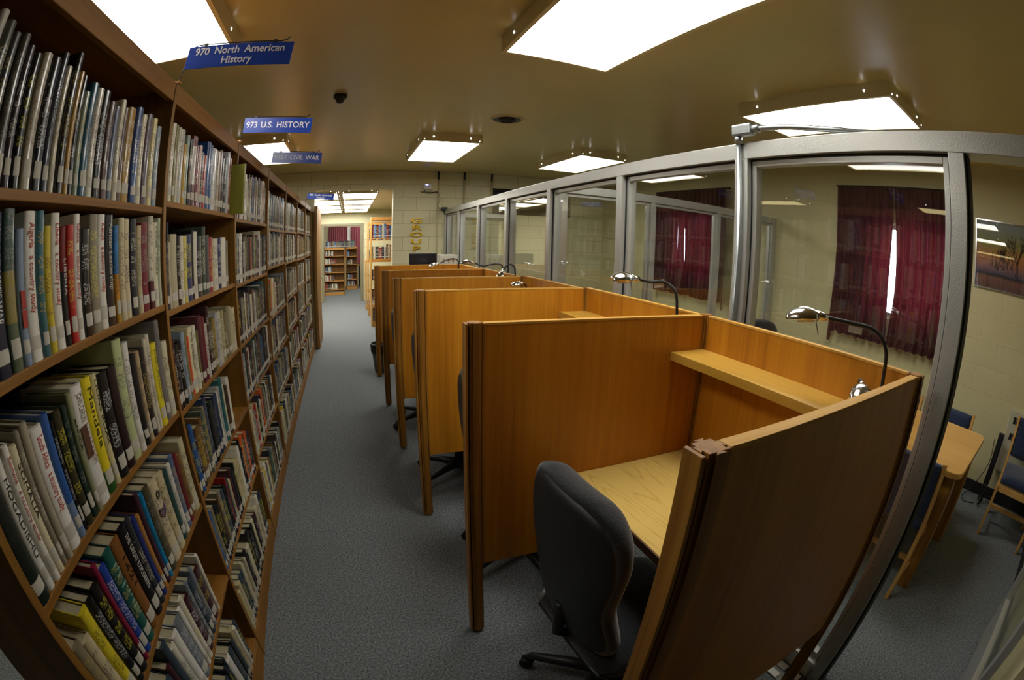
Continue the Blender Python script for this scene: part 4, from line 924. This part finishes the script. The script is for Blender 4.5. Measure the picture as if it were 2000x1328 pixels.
simple_case('bookcase', 'light oak bookcase standing directly behind another past the wall opening', .385, 1.55, 9.7, 10.0, 1.97, [1.6, 1.2, .85, .5, .11], 'maple', 'light oak bookcases beyond the opening')
simple_case('low_bookcase', 'low light oak bookcase farther back on the right of the passage', .37, 1.5, 10.6, 10.9, 1.15, [.8, .45, .11], 'maple', 'light oak bookcases beyond the opening')
simple_case('bookcase', 'half-empty low wooden bookcase seen through the grey doorway', -.78, -.14, 13.85, 14.15, 1.41, [1.17, .93, .68, .43, .17], 'case', 'low bookcases in the end room', 'case', 'case_x')
simple_case('bookcase', 'narrow low bookcase behind and right of the half-empty one', -.12, .27, 15.3, 15.6, 1.40, [1.1, .83, .58, .34, .12], 'case', 'low bookcases in the end room', 'case', 'case_x')
def frontrow(x0, x1, y, z, hmax, pal, n=99):
    x = x0; out = []
    while x < x1:
        th = random.uniform(.018, .05)
        if x+th > x1: break
        h = random.uniform(.72, .97)*hmax; c = dim(random.choice(pal))
        put_book(x+th/2, y, z, th-.001, h, .17, c, lin('c8c4b0'), rz=-math.pi/2, indiv=False, mat='book', ylabel=True); x += th
PB = ['1a2a5a', '2a6a9a', 'd8d5cc', '17181c', '1a1a1a', '4a7ab0', 'c9c2a6', '6a5a38', '8a2a20', 'b9b6ae', '3c6a8a', '101014']
PR = ['8e2420', 'c8c2b0', '6a2020', 'd8d5cc', '3a2a20', 'a03028', '20262e', 'b9ad86', '6a4a30']
frontrow(.43, 1.5, 8.48, 1.632, .27, PB); frontrow(.43, 1.5, 8.48, 1.252, .27, PR); frontrow(.43, 1.5, 8.48, .872, .24, PR); frontrow(.43, 1.5, 8.48, .502, .25, PAL); frontrow(.43, 1.5, 8.48, .112, .25, PAL)
frontrow(.43, 1.5, 9.73, 1.602, .27, PB); frontrow(.43, 1.5, 9.73, 1.202, .25, PAL)
for z, wd, pl in ((1.172, .27, PR), (.932, .33, PR), (.682, .22, PB), (.432, .3, PR), (.172, .4, PR)): frontrow(-.745, -.745+wd, 13.87, z, .19, pl)
frontrow(-.74, .2, 13.9, 1.412, .22, PB+PAL)
for z, wd in ((1.102, .12), (.832, .2), (.342, .22), (.122, .28)): frontrow(-.085, -.085+wd, 15.33, z, .19, PB)
root = None
for me, lab in flush({'book': ('distant_books', ''), 'pages': ('page_blocks', ''), 'paper': ('spine_labels', '')}):
    o = bpy.data.objects.new(me.name, me); COL.objects.link(o)
    if root is None: root = tag(o, 'small distant books on the cases beyond the wall opening', 'books', 'books beyond the opening', 'stuff')
    else: o.parent = root; o['kind'] = 'stuff'
# curtained end window
t = thing('curtain_pair', 'faded, light-brightened burgundy curtains at the end of the last room, seen through the doorway', 'curtain', (-.15, 16.5, 1.03))
for (xa, xb, zb) in ((-.6, .08, 0), (.2, .62, -.25)):
    nf = int((xb-xa)/.07)
    MB().grid(lambda u, v: (xa+(xb-xa)*u, .03*math.sin(u*nf*6.283), 1.08+v*(zb-1.08)), nf*10+1, 6).build('curtain_panel', M['curtain_far'], t)
box('window_gap', (.08, .2, .06, .07, .0, 1.08), M['white'], t)
t = thing('floor_heater', 'dark low heater at the right of the end room doorway', 'heater', (.32, 15.9, 0))
box('case', (0, .5, 0, .15, .05, .75), M['dark'], t, .005)
for k in range(8): box('fin', (.03+k*.055, .045+k*.055, -.01, 0, .1, .7), M['black'], t)
box('top_board', (-.03, .53, -.02, .17, .75, .78), M['case_x'], t)
